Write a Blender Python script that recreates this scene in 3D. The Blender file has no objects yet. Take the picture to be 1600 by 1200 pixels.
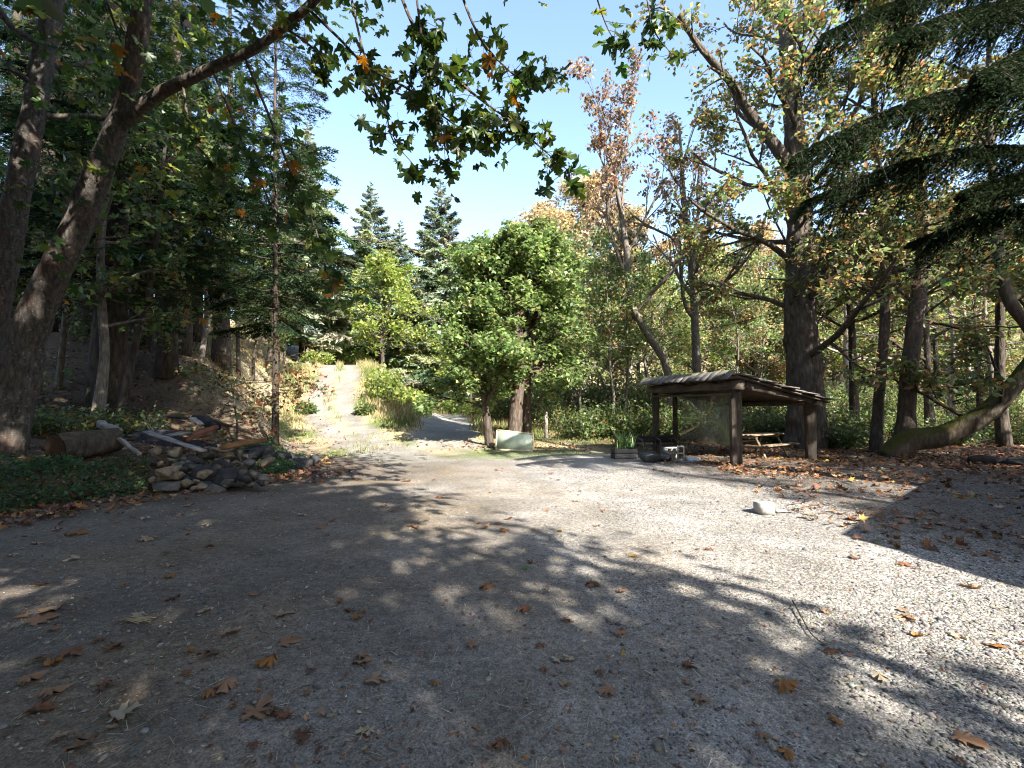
import bpy, math, random
import numpy as np
from mathutils import Vector, Matrix, Quaternion, Euler

# ------------------------------------------------------------------ camera, sky, sun, exposure
sc = bpy.context.scene
COL = sc.collection
FPX, HORIZON, CAM_H = 755.0, 635.0, 1.55
PITCH = math.atan((HORIZON - 600.0) / FPX)
cam_data = bpy.data.cameras.new('camera')
cam_data.sensor_width = 36.0
cam_data.lens = 36.0 * FPX / 1600.0
cam_data.clip_start = 0.05
cam_data.clip_end = 3000.0
cam = bpy.data.objects.new('camera', cam_data)
COL.objects.link(cam)
cam.location = (0, 0, CAM_H)
cam.rotation_euler = (math.pi / 2 + PITCH, 0, 0)
sc.camera = cam

SUN_AZ = (0.56, -0.83)
SUN_EL = math.radians(36)
S = Vector((SUN_AZ[0] * math.cos(SUN_EL), SUN_AZ[1] * math.cos(SUN_EL), math.sin(SUN_EL))).normalized()
world = bpy.data.worlds.new('World')
sc.world = world
world.use_nodes = True
wn = world.node_tree
wn.nodes.clear()
sky = wn.nodes.new('ShaderNodeTexSky')
sky.sky_type = 'NISHITA'
sky.sun_disc = False
sky.sun_elevation = SUN_EL
sky.sun_rotation = math.atan2(SUN_AZ[0], SUN_AZ[1])
sky.altitude = 200
sky.air_density = 1.0
sky.dust_density = 1.2
sky.ozone_density = 1.0
bg = wn.nodes.new('ShaderNodeBackground')
bg.inputs['Strength'].default_value = 0.115
wo = wn.nodes.new('ShaderNodeOutputWorld')
wn.links.new(sky.outputs[0], bg.inputs['Color'])
wn.links.new(bg.outputs[0], wo.inputs['Surface'])
sun_data = bpy.data.lights.new('sun', 'SUN')
sun_data.energy = 4.6
sun_data.angle = math.radians(0.53)
sun_data.color = (1.0, 0.95, 0.87)
sun = bpy.data.objects.new('sun', sun_data)
COL.objects.link(sun)
sun.rotation_euler = S.to_track_quat('Z', 'Y').to_euler()
sc.view_settings.view_transform = 'Standard'
sc.view_settings.look = 'None'
sc.view_settings.gamma = 1.0
sc.view_settings.use_curve_mapping = False
sc.view_settings.exposure = 2.25
sc.cycles.max_bounces = 5
sc.cycles.diffuse_bounces = 2
sc.cycles.glossy_bounces = 2
sc.cycles.transmission_bounces = 4
sc.cycles.transparent_max_bounces = 8
sc.cycles.caustics_reflective = False
sc.cycles.caustics_refractive = False
sc.cycles.use_denoising = True
sc.cycles.filter_width = 1.1

R = np.random.default_rng(11)
random.seed(5)

# ------------------------------------------------------------------ helpers
def W(px, py, d):
    """point of the place seen at photograph pixel (px, py) and standing d metres ahead"""
    xc, yc = (px - 800.0) / FPX, (600.0 - py) / FPX
    y = math.cos(PITCH) - math.sin(PITCH) * yc
    z = math.sin(PITCH) + math.cos(PITCH) * yc
    k = d / y
    return np.array([xc * k, d, CAM_H + z * k])

def lerp_tab(tab):
    a = np.array(tab, float)
    return lambda v: np.interp(v, a[:, 0], a[:, 1])

def sstep(a, b, x):
    t = np.clip((np.asarray(x, float) - a) / (b - a), 0, 1)
    return t * t * (3 - 2 * t)

def _hash(ix, iy, seed):
    n = (ix * 374761393 + iy * 668265263 + seed * 1442695041) & 0xffffffff
    n = ((n ^ (n >> 13)) * 1274126177) & 0xffffffff
    n = n ^ (n >> 16)
    return (n & 0xffff) / 65535.0

def vnoise(x, y, seed=0):
    x = np.asarray(x, float); y = np.asarray(y, float)
    ix = np.floor(x).astype(np.int64); iy = np.floor(y).astype(np.int64)
    fx = x - ix; fy = y - iy
    fx = fx * fx * (3 - 2 * fx); fy = fy * fy * (3 - 2 * fy)
    a = _hash(ix, iy, seed); b = _hash(ix + 1, iy, seed); c = _hash(ix, iy + 1, seed); d = _hash(ix + 1, iy + 1, seed)
    return (a * (1 - fx) + b * fx) * (1 - fy) + (c * (1 - fx) + d * fx) * fy

def fbm(x, y, seed=0, octv=3):
    s, a, t = 0, 1.0, 0
    for i in range(octv):
        s = s + a * vnoise(np.asarray(x) * 2 ** i, np.asarray(y) * 2 ** i, seed + i * 7); t += a; a *= .5
    return s / t

class MB:
    """collects geometry and links it as one mesh object"""
    def __init__(self):
        self.v, self.t, self.q, self.c, self.n = [], [], [], [], 0
    def add(self, v, tris=None, quads=None, col=None):
        v = np.asarray(v, float).reshape(-1, 3)
        self.v.append(v)
        if tris is not None and len(tris): self.t.append(np.asarray(tris, np.int64).reshape(-1, 3) + self.n)
        if quads is not None and len(quads): self.q.append(np.asarray(quads, np.int64).reshape(-1, 4) + self.n)
        c = np.ones((len(v), 4)) * .5
        c[:, 3] = 1
        if col is not None:
            col = np.asarray(col, float)
            c[:, :col.shape[-1]] = col
        self.c.append(c); self.n += len(v)
        return self
    def mesh(self, name, smooth=False):
        me = bpy.data.meshes.new(name)
        v = np.concatenate(self.v) if self.v else np.zeros((0, 3))
        t = np.concatenate(self.t) if self.t else np.zeros((0, 3), np.int64)
        q = np.concatenate(self.q) if self.q else np.zeros((0, 4), np.int64)
        me.vertices.add(len(v)); me.vertices.foreach_set('co', v.astype(np.float32).ravel())
        loops = np.concatenate([t.ravel(), q.ravel()]).astype(np.int32)
        me.loops.add(len(loops)); me.loops.foreach_set('vertex_index', loops)
        st = np.concatenate([np.arange(len(t)) * 3, len(t) * 3 + np.arange(len(q)) * 4]).astype(np.int32)
        me.polygons.add(len(st)); me.polygons.foreach_set('loop_start', st)
        if smooth: me.polygons.foreach_set('use_smooth', np.ones(len(st), bool))
        at = me.color_attributes.new('Col', 'FLOAT_COLOR', 'POINT')
        at.data.foreach_set('color', np.concatenate(self.c).astype(np.float32).ravel())
        me.update(calc_edges=True); me.validate()
        return me
    def build(self, name, mat, parent=None, smooth=False, mw=None):
        return link(name, self.mesh(name, smooth), mat, parent, mw)

def link(name, me, mat, parent=None, mw=None):
    o = bpy.data.objects.new(name, me)
    COL.objects.link(o)
    if mat is not None and (len(me.materials) == 0): me.materials.append(mat)
    if parent is not None: o.parent = parent
    if mw is not None: o.matrix_local = mw
    return o

def tag(o, label=None, cat=None, group=None, kind=None):
    if label: o['label'] = label
    if cat: o['category'] = cat
    if group: o['group'] = group
    if kind: o['kind'] = kind
    return o

def empty(name, loc=(0, 0, 0), rz=0, label=None, cat=None, group=None):
    o = bpy.data.objects.new(name, None)
    COL.objects.link(o)
    o.location = loc; o.rotation_euler = (0, 0, rz); o.empty_display_size = .2
    return tag(o, label, cat, group)

def dup(root, loc, rz=0, scale=1.0, label=None, group=None):
    r = root.copy(); COL.objects.link(r)
    r.location = loc; r.rotation_euler = (0, 0, rz)
    r.scale = (scale,) * 3 if np.isscalar(scale) else scale
    if label: r['label'] = label
    if group: r['group'] = group
    for ch in list(root.children):
        c = ch.copy(); COL.objects.link(c); c.parent = r
        for g in ch.children:
            d = g.copy(); COL.objects.link(d); d.parent = c
    return r

def norm(v):
    v = np.asarray(v, float)
    return v / np.maximum(np.linalg.norm(v, axis=-1, keepdims=True), 1e-9)

def frame_mat(origin, xdir, up=(0, 0, 1)):
    x = norm(xdir); y = norm(np.cross(up, x)); z = np.cross(x, y)
    m = Matrix.Identity(4)
    for i in range(3):
        m[i][0], m[i][1], m[i][2], m[i][3] = x[i], y[i], z[i], origin[i]
    return m

def tube(mb, pts, rad, sides=6, rough=0.0, rng=None, col=None, cap=True, seed=0, furrow=0.0):
    pts = np.asarray(pts, float); rad = np.asarray(rad, float); n = len(pts)
    tan = norm(np.gradient(pts, axis=0))
    ref = np.array([1.0, 0, 0]) if abs(tan[0][0]) < .8 else np.array([0, 1.0, 0])
    u = np.zeros_like(pts); u[0] = norm(ref - tan[0] * ref.dot(tan[0]))
    for i in range(1, n):
        w = u[i - 1] - tan[i] * u[i - 1].dot(tan[i]); u[i] = norm(w)
    vv = np.cross(tan, u)
    a = np.arange(sides) / sides * 2 * math.pi
    rr = np.repeat(rad[:, None], sides, 1)
    if rough:
        L = np.concatenate([[0], np.cumsum(np.linalg.norm(np.diff(pts, axis=0), axis=1))])
        for k, (f, amp) in enumerate(((1.2, .6), (3.1, .4))):
            nz = vnoise(np.cos(a)[None] * f * 1.6 + 31 * seed + 0 * L[:, None], L[:, None] * f + np.sin(a)[None] * f * 1.6 + 7 * k, 3 + seed + k)
            rr = rr * (1 + rough * amp * 2 * (nz - .5))
    if furrow:
        L = np.concatenate([[0], np.cumsum(np.linalg.norm(np.diff(pts, axis=0), axis=1))])
        k = sides / 5.0
        nz = vnoise(a[None] / 6.2832 * k + .8 * vnoise(L[:, None] * 2.0, a[None] * 1.0, 8 + seed), L[:, None] * 1.3, 60 + seed)
        rr = rr * (1 - furrow * np.abs(2 * nz - 1) ** .7 + furrow * .4)
    V = pts[:, None] + rr[..., None] * (np.cos(a)[None, :, None] * u[:, None] + np.sin(a)[None, :, None] * vv[:, None])
    i = np.arange(n - 1)[:, None] * sides; j = np.arange(sides)[None]; k = (j + 1) % sides
    Q = np.stack([i + j, i + k, i + sides + k, i + sides + j], -1).reshape(-1, 4)
    V = V.reshape(-1, 3); T = []
    if cap:
        V = np.vstack([V, pts[-1] + tan[-1] * rad[-1] * .3, pts[0] - tan[0] * rad[0] * .1])
        b = (n - 1) * sides
        T = [[b + x, b + (x + 1) % sides, n * sides] for x in range(sides)] + [[(x + 1) % sides, x, n * sides + 1] for x in range(sides)]
    mb.add(V, T, Q, col)

def smooth_path(ctrl, n):
    """Catmull-Rom through control rows (any number of columns)"""
    c = np.asarray(ctrl, float)
    c = np.vstack([2 * c[0] - c[1], c, 2 * c[-1] - c[-2]])
    segs = len(c) - 3
    out = []
    for s in np.linspace(0, segs - 1e-6, n):
        i = int(s); t = s - i
        p0, p1, p2, p3 = c[i:i + 4]
        out.append(.5 * (2 * p1 + (p2 - p0) * t + (2 * p0 - 5 * p1 + 4 * p2 - p3) * t * t + (3 * p1 - p0 - 3 * p2 + p3) * t ** 3))
    return np.array(out)

# leaf shapes: x across, y along, z normal
KITE = (np.array([(0, 0, 0), (.3, .45, -.08), (0, 1, -.05), (-.3, .45, -.08)], float), np.array([(0, 1, 2), (0, 2, 3)]))
LOBE = (np.array([(0, 0, 0), (.55, .3, -.1), (.26, .5, 0), (0, 1, -.14), (-.26, .5, 0), (-.55, .3, -.1)], float),
        np.array([(0, 1, 2), (0, 2, 3), (0, 3, 4), (0, 4, 5)]))
def maple_shape(curl=0.25, seed=0):
    rg = np.random.default_rng(seed)
    half = [(.06, .0), (.30, -.12), (.42, .02), (.26, .14), (.62, .22), (.56, .34), (.66, .46), (.46, .46), (.18, .42), (.30, .66), (.38, .74), (.22, .78), (.14, .92), (0, 1.04)]
    o = half + [(-x, y) for x, y in half[-2::-1]]
    o = np.array([(0, .2)] + o, float)
    o[1:] += rg.normal(0, .018, (len(o) - 1, 2))
    o[:, 1] -= .05
    r = np.hypot(o[:, 0], o[:, 1] - .25)
    z = -curl * r ** 1.5 + .05 * np.sin(o[:, 0] * 9 + seed) + rg.normal(0, .03 + curl * .12, len(o))
    v = np.column_stack([o * .95, z])
    m = len(v) - 1
    t = [(0, 1 + i, 1 + (i + 1) % m) for i in range(m)]
    return v, np.array(t)

def leaf_frames(n, rng, up=1.0, spread=.6, droop=.4):
    Z = norm(np.array([0, 0, up]) + rng.normal(0, spread, (n, 3)))
    h = rng.normal(0, 1, (n, 3)); h[:, 2] -= droop * 1.5
    Y = norm(h - Z * (h * Z).sum(1, keepdims=True))
    return np.cross(Y, Z), Y, Z

def add_leaves(mb, P, size, shape, rng, cols, up=1.0, spread=.6, droop=.4):
    P = np.asarray(P, float); n = len(P)
    if n == 0: return
    X, Y, Z = leaf_frames(n, rng, up, spread, droop)
    sv, st = shape
    size = np.broadcast_to(np.asarray(size, float), (n,))
    V = P[:, None] + size[:, None, None] * (sv[None, :, 0:1] * X[:, None] + sv[None, :, 1:2] * Y[:, None] + sv[None, :, 2:3] * Z[:, None])
    k = len(sv)
    T = (np.arange(n)[:, None, None] * k + st[None]).reshape(-1, 3)
    mb.add(V.reshape(-1, 3), T, None, np.repeat(cols, k, 0))

def pick(rng, pal, wts, n, jit=.25):
    pal = np.array(pal, float); w = np.array(wts, float)
    c = pal[rng.choice(len(pal), n, p=w / w.sum())]
    return np.clip(c * (1 + rng.normal(0, jit, (n, 1))) * (1 + rng.normal(0, .08, (n, 3))), .004, .9)

# ------------------------------------------------------------------ materials
def new_mat(name):
    m = bpy.data.materials.new(name); m.use_nodes = True
    nt = m.node_tree; nt.nodes.clear()
    out = nt.nodes.new('ShaderNodeOutputMaterial')
    return m, nt, out

def N(nt, typ, **kw):
    n = nt.nodes.new(typ)
    for k, v in kw.items():
        if k.startswith('i_'): n.inputs[k[2:].replace('_', ' ')].default_value = v
        else: setattr(n, k, v)
    return n

def ramp(nt, fac, stops):
    r = nt.nodes.new('ShaderNodeValToRGB')
    el = r.color_ramp.elements
    while len(el) < len(stops): el.new(.5)
    for e, (p, c) in zip(el, stops):
        e.position = p; e.color = (*c, 1) if len(c) == 3 else c
    nt.links.new(fac, r.inputs[0])
    return r.outputs[0]

def mixc(nt, fac, a, b, mode='MIX'):
    m = nt.nodes.new('ShaderNodeMix'); m.data_type = 'RGBA'; m.blend_type = mode
    for s, v in ((0, fac), (6, a), (7, b)):
        if isinstance(v, (int, float)): m.inputs[s].default_value = v
        elif isinstance(v, tuple): m.inputs[s].default_value = (*v, 1)
        else: nt.links.new(v, m.inputs[s])
    return m.outputs[2]

def coords(nt, scale=(1, 1, 1), rnd=False, kind='Object'):
    tc = nt.nodes.new('ShaderNodeTexCoord'); mp = nt.nodes.new('ShaderNodeMapping')
    mp.inputs['Scale'].default_value = scale
    nt.links.new(tc.outputs[kind], mp.inputs[0])
    if rnd:
        oi = nt.nodes.new('ShaderNodeObjectInfo'); mu = N(nt, 'ShaderNodeMath', operation='MULTIPLY'); mu.inputs[1].default_value = 37
        nt.links.new(oi.outputs['Random'], mu.inputs[0])
        nt.links.new(mu.outputs[0], mp.inputs['Location'])
    return mp.outputs[0]

def noise(nt, vec, scale, detail=4, rough=.6):
    n = nt.nodes.new('ShaderNodeTexNoise')
    n.inputs['Scale'].default_value = scale; n.inputs['Detail'].default_value = detail; n.inputs['Roughness'].default_value = rough
    nt.links.new(vec, n.inputs['Vector'])
    return n.outputs['Fac']

def bump(nt, h, strength, dist):
    b = nt.nodes.new('ShaderNodeBump')
    b.inputs['Strength'].default_value = strength; b.inputs['Distance'].default_value = dist
    nt.links.new(h, b.inputs['Height'])
    return b.outputs[0]

def principled(nt, out, col, rough=.8, spec=.25, nrm=None):
    p = nt.nodes.new('ShaderNodeBsdfPrincipled')
    if isinstance(col, tuple): p.inputs['Base Color'].default_value = (*col, 1)
    else: nt.links.new(col, p.inputs['Base Color'])
    if isinstance(rough, (int, float)): p.inputs['Roughness'].default_value = rough
    else: nt.links.new(rough, p.inputs['Roughness'])
    p.inputs['Specular IOR Level'].default_value = spec
    if nrm is not None: nt.links.new(nrm, p.inputs['Normal'])
    nt.links.new(p.outputs[0], out.inputs[0])
    return p

def leaf_material(name, trans=.4, rough=.5, spec=.3, gain=1.5):
    m, nt, out = new_mat(name)
    a = N(nt, 'ShaderNodeAttribute', attribute_name='Col')
    p = principled(nt, out, a.outputs['Color'], rough, spec)
    tr = nt.nodes.new('ShaderNodeBsdfTranslucent')
    hs = N(nt, 'ShaderNodeHueSaturation'); hs.inputs['Value'].default_value = gain; hs.inputs['Saturation'].default_value = 1.1; hs.inputs['Hue'].default_value = .49
    nt.links.new(a.outputs['Color'], hs.inputs['Color']); nt.links.new(hs.outputs[0], tr.inputs['Color'])
    mx = nt.nodes.new('ShaderNodeMixShader'); mx.inputs[0].default_value = trans
    nt.links.new(p.outputs[0], mx.inputs[1]); nt.links.new(tr.outputs[0], mx.inputs[2]); nt.links.new(mx.outputs[0], out.inputs[0])
    return m

def attr_material(name, rough=.85, spec=.2, nscale=20, amt=.5, bstr=.4, bdist=.01):
    m, nt, out = new_mat(name)
    a = N(nt, 'ShaderNodeAttribute', attribute_name='Col')
    v = coords(nt)
    f = noise(nt, v, nscale, 5, .65)
    k = ramp(nt, f, [(.25, (1 - amt,) * 3), (.75, (1 + amt,) * 3)])
    c = mixc(nt, 1.0, a.outputs['Color'], k, 'MULTIPLY')
    principled(nt, out, c, rough, spec, bump(nt, f, bstr, bdist))
    return m

def bark_material(name, dark, light, vscale=9.0, lichen=.0, moss=.0, red=.0, depth=.04):
    m, nt, out = new_mat(name)
    v = coords(nt, (1, 1, .28))
    f = noise(nt, v, vscale, 6, .7)
    vo = N(nt, 'ShaderNodeTexVoronoi', feature='DISTANCE_TO_EDGE'); vo.inputs['Scale'].default_value = vscale * .9
    nt.links.new(v, vo.inputs['Vector'])
    h = N(nt, 'ShaderNodeMath', operation='MULTIPLY_ADD'); h.inputs[1].default_value = .7
    mn = N(nt, 'ShaderNodeMath', operation='MINIMUM'); mn.inputs[1].default_value = .35
    nt.links.new(vo.outputs[0], mn.inputs[0]); nt.links.new(mn.outputs[0], h.inputs[0]); nt.links.new(f, h.inputs[2])
    c = ramp(nt, h.outputs[0], [(.3, dark), (.85, light)])
    v2 = coords(nt)
    if red:
        c = mixc(nt, ramp(nt, noise(nt, v2, 2.3, 3), [(.5, (0, 0, 0)), (.68, (red,) * 3)]), c, (.16, .055, .03))
    if lichen:
        c = mixc(nt, ramp(nt, noise(nt, v2, 17.0, 5, .8), [(.57, (0, 0, 0)), (.66, (lichen,) * 3)]), c, (.30, .30, .27))
    if moss:
        g = N(nt, 'ShaderNodeNewGeometry'); sx = N(nt, 'ShaderNodeSeparateXYZ'); nt.links.new(g.outputs['Normal'], sx.inputs[0])
        n3 = noise(nt, v2, 5, 4)
        ad = N(nt, 'ShaderNodeMath', operation='ADD'); nt.links.new(sx.outputs[2], ad.inputs[0]); nt.links.new(n3, ad.inputs[1])
        c = mixc(nt, ramp(nt, ad.outputs[0], [(.75, (0, 0, 0)), (1.3, (moss,) * 3)]), c, (.055, .055, .014))
    principled(nt, out, c, .9, .15, bump(nt, h.outputs[0], .9, depth))
    return m

def wood_material(name, a, b, moss=.0, grain=16.0, bdist=.006):
    m, nt, out = new_mat(name)
    v = coords(nt, (.6, 6, 6), rnd=True)
    f = noise(nt, v, grain / 6, 6, .7)
    v2 = coords(nt, (1, 1, 1), rnd=True)
    f2 = noise(nt, v2, 3.0, 4, .6)
    c = ramp(nt, f, [(.3, a), (.7, b)])
    c = mixc(nt, 1.0, c, ramp(nt, f2, [(.3, (.55,) * 3), (.7, (1.25,) * 3)]), 'MULTIPLY')
    if moss:
        g = N(nt, 'ShaderNodeNewGeometry'); sx = N(nt, 'ShaderNodeSeparateXYZ'); nt.links.new(g.outputs['Normal'], sx.inputs[0])
        ad = N(nt, 'ShaderNodeMath', operation='MULTIPLY'); nt.links.new(sx.outputs[2], ad.inputs[0]); nt.links.new(f2, ad.inputs[1])
        c = mixc(nt, ramp(nt, ad.outputs[0], [(.42, (0, 0, 0)), (.58, (moss,) * 3)]), c, (.085, .1, .02))
    principled(nt, out, c, .85, .2, bump(nt, f, .7, bdist))
    return m

def plain_material(name, col, rough=.7, spec=.3, nscale=12, amt=.25, bdist=.003, metal=0):
    m, nt, out = new_mat(name)
    v = coords(nt, rnd=True)
    f = noise(nt, v, nscale, 5, .65)
    c = mixc(nt, 1.0, col, ramp(nt, f, [(.3, (1 - amt,) * 3), (.7, (1 + amt,) * 3)]), 'MULTIPLY')
    p = principled(nt, out, c, rough, spec, bump(nt, f, .5, bdist))
    p.inputs['Metallic'].default_value = metal
    return m

M = {}
M['leaf'] = leaf_material('broad_leaf', .45, .42, .4, 1.8)
M['needle'] = leaf_material('fir_needle', .25, .8, .04, 1.4)
M['dry_leaf'] = leaf_material('fallen_leaf', .12, .6, .25, 1.1)
M['grass'] = leaf_material('grass_blade', .3, .6, .2, 1.3)
M['bark_maple'] = bark_material('maple_bark', (.022, .019, .016), (.115, .1, .085), 13, .65, .45, .22)
M['bark_fir'] = bark_material('fir_bark', (.02, .016, .013), (.10, .08, .063), 8, .15, .2, 0, .06)
M['bark_big'] = bark_material('furrowed_bark', (.026, .021, .017), (.13, .108, .088), 7, .2, .3, .12, .09)
M['bark_thin'] = bark_material('grey_bark', (.05, .042, .034), (.22, .19, .155), 14, .4, .1, .2, .015)
M['bark_red'] = bark_material('brown_bark', (.026, .02, .016), (.13, .10, .08), 9, .35, .3, .25, .05)
M['bark_moss'] = bark_material('mossy_bark', (.025, .02, .015), (.11, .09, .065), 8, .2, 1.0, .2, .04)
M['bark_pale'] = bark_material('pale_bark', (.10, .085, .07), (.36, .32, .27), 12, .4, 0, 0, .02)
M['log_end'] = plain_material('sawn_log_end', (.06, .036, .022), .9, .1, 20, .45)
M['stone'] = attr_material('wall_stone', .9, .2, 11, .55, .8, .02)
M['gravel'] = attr_material('gravel_stone', .85, .25, 60, .3, .2, .002)
M['old_wood'] = wood_material('weathered_timber', (.032, .026, .021), (.145, .12, .096))
M['shake'] = wood_material('split_shake', (.06, .052, .045), (.22, .2, .18), .8)
M['grey_board'] = wood_material('grey_board', (.13, .12, .105), (.33, .31, .28))
M['red_board'] = wood_material('red_brown_board', (.08, .035, .022), (.2, .09, .055))
M['slab'] = wood_material('bark_slab', (.09, .045, .02), (.32, .18, .08))
M['char'] = wood_material('charred_board', (.012, .011, .011), (.05, .045, .042))
M['table_wood'] = wood_material('table_wood', (.12, .085, .055), (.34, .26, .18))
M['concrete'] = plain_material('concrete_block', (.36, .345, .32), .9, .2, 25, .25, .0012)
M['panel'] = plain_material('pale_green_panel', (.36, .42, .33), .55, .35, 3, .3, .001)
M['panel_rim'] = plain_material('panel_rim', (.42, .36, .24), .7, .3, 9, .3, .002)
M['bag'] = plain_material('dark_plastic', (.022, .024, .028), .35, .5, 6, .3, .02)
M['jug'] = plain_material('milky_blue_plastic', (.38, .45, .52), .45, .4, 8, .2, .002)
M['dark_metal'] = plain_material('dark_metal', (.06, .055, .05), .5, .5, 12, .3, .001)
M['cable'] = plain_material('black_cable', (.03, .03, .03), .6, .3)
M['siding'] = wood_material('house_siding', (.22, .19, .15), (.34, .3, .25))
M['roofing'] = plain_material('asphalt_roofing', (.07, .068, .065), .9, .2, 30, .3)
M['soot'] = plain_material('ash_heap', (.03, .03, .033), .95, .1, 14, .7, .03)

def glass_material():
    m, nt, out = new_mat('dusty_glass')
    v = coords(nt)
    dirt = ramp(nt, noise(nt, v, 2.2, 5, .7), [(.3, (.08,) * 3), (.75, (.34,) * 3)])
    tr = nt.nodes.new('ShaderNodeBsdfTransparent'); tr.inputs[0].default_value = (.9, .93, .9, 1)
    gl = nt.nodes.new('ShaderNodeBsdfGlossy'); gl.inputs['Roughness'].default_value = .05
    lw = nt.nodes.new('ShaderNodeLayerWeight'); lw.inputs[0].default_value = .25; fr = N(nt, 'ShaderNodeMath', operation='MULTIPLY'); fr.inputs[1].default_value = .5; nt.links.new(lw.outputs['Facing'], fr.inputs[0])
    m1 = nt.nodes.new('ShaderNodeMixShader')
    nt.links.new(fr.outputs[0], m1.inputs[0]); nt.links.new(tr.outputs[0], m1.inputs[1]); nt.links.new(gl.outputs[0], m1.inputs[2])
    df = nt.nodes.new('ShaderNodeBsdfDiffuse'); df.inputs[0].default_value = (.42, .4, .32, 1)
    m2 = nt.nodes.new('ShaderNodeMixShader')
    nt.links.new(dirt, m2.inputs[0]); nt.links.new(m1.outputs[0], m2.inputs[1]); nt.links.new(df.outputs[0], m2.inputs[2])
    nt.links.new(m2.outputs[0], out.inputs[0])
    return m
M['glass'] = glass_material()

def ground_material():
    m, nt, out = new_mat('ground')
    a = N(nt, 'ShaderNodeAttribute', attribute_name='Col')
    v = coords(nt)
    f1 = noise(nt, v, 1.1, 5, .6); f2 = noise(nt, v, 14, 6, .7); f3 = noise(nt, v, 90, 3, .6)
    vo = N(nt, 'ShaderNodeTexVoronoi'); vo.inputs['Scale'].default_value = 58; nt.links.new(v, vo.inputs['Vector'])
    vo2 = N(nt, 'ShaderNodeTexVoronoi'); vo2.inputs['Scale'].default_value = 130; nt.links.new(v, vo2.inputs['Vector'])
    sp = ramp(nt, vo.outputs['Color'], [(.1, (.5,) * 3), (.5, (1.0,) * 3), (.95, (1.75,) * 3)])
    sp2 = ramp(nt, vo2.outputs['Color'], [(.05, (.4,) * 3), (.5, (.95,) * 3), (.97, (1.7,) * 3)])
    c = mixc(nt, 1.0, a.outputs['Color'], ramp(nt, f1, [(.3, (.78,) * 3), (.7, (1.2,) * 3)]), 'MULTIPLY')
    c = mixc(nt, 1.0, c, ramp(nt, f2, [(.3, (.6,) * 3), (.7, (1.38,) * 3)]), 'MULTIPLY')
    c = mixc(nt, a.outputs['Alpha'], c, sp, 'MULTIPLY'); c = mixc(nt, .75, c, sp2, 'MULTIPLY')
    vd = N(nt, 'ShaderNodeMath', operation='MULTIPLY'); nt.links.new(vo.outputs['Distance'], vd.inputs[0]); nt.links.new(a.outputs['Alpha'], vd.inputs[1])
    mh = N(nt, 'ShaderNodeMath', operation='SUBTRACT'); nt.links.new(f2, mh.inputs[0]); nt.links.new(vd.outputs[0], mh.inputs[1])
    mh2 = N(nt, 'ShaderNodeMath', operation='MULTIPLY_ADD'); nt.links.new(f3, mh2.inputs[0]); mh2.inputs[1].default_value = .5; nt.links.new(mh.outputs[0], mh2.inputs[2])
    principled(nt, out, c, .92, .15, bump(nt, mh2.outputs[0], .7, .013))
    return m
M['ground'] = ground_material()

# ------------------------------------------------------------------ terrain
bank_x = lerp_tab([(-30, -10), (0, -9.4), (5, -8.4), (7, -7.5), (8.5, -6.9), (9.6, -6.4), (10.4, -5.6), (11, -5.3), (13, -5.8), (17.5, -7.9), (22, -10.6), (28, -13.4), (36, -16.5), (45, -19.5), (60, -23), (200, -60)])
road_x = lerp_tab([(-10, -1), (10, -1.6), (13.8, -3.0), (19, -6), (24, -8.9), (28, -10.6), (33, -11.8), (39, -13.9), (50, -18), (200, -60)])
road_z = lerp_tab([(-10, 0), (15.5, 0), (19, .2), (24, 1.05), (28, 2.1), (33, 3.5), (37, 4.6), (41, 5.1), (48, 5.2), (70, 7), (300, 16)])
flat_z = lerp_tab([(-10, 0), (17, 0), (25, .4), (40, .9), (60, 1.5), (300, 4)])

def H(x, y):
    x = np.asarray(x, float); y = np.asarray(y, float)
    rx = road_x(y)
    k = sstep(0, 1, (x - rx - 1.7) / 6.5)
    z = road_z(y) * (1 - k) + flat_z(y) * k
    u = bank_x(y) - x
    far = sstep(13.5, 18, y)
    near = .42 * sstep(0, .8, u) + .11 * np.clip(u - .8, 0, 4) + .27 * np.clip(u - 4.8, 0, 22)
    cut = 3.1 * sstep(-.2, 3.9, u) + .22 * np.clip(u - 3.9, 0, 20)
    z = z + near * (1 - far) + cut * far
    z = z + 24 * sstep(48, 135, np.hypot(x * .8, y) + .25 * x) * sstep(-18, 14, x + .1 * y) * (y > 0)
    z = z + 13 * sstep(70, 200, np.hypot(x, y)) * sstep(6, -40, x)
    z = z - .12 * sstep(8, 11, x) * sstep(17, 22, y)
    rough = .05 + .25 * sstep(1, 4, u)
    z = z + rough * (fbm(x * .9 + 5, y * .9, 4) - .5) * sstep(1.0, 2.5, np.abs(x - rx) + np.where(y < 14, 0, 0)) + .02 * (fbm(x * 2.2, y * 2.2, 9) - .5)
    return z
def h1(x, y): return float(H(x, y))
def onground(x, y, dz=0.0): return (float(x), float(y), h1(x, y) + dz)
def G(px, py, d):
    """ground point under pixel column px, d metres ahead"""
    p = W(px, py, d); return onground(p[0], p[1])

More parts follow.
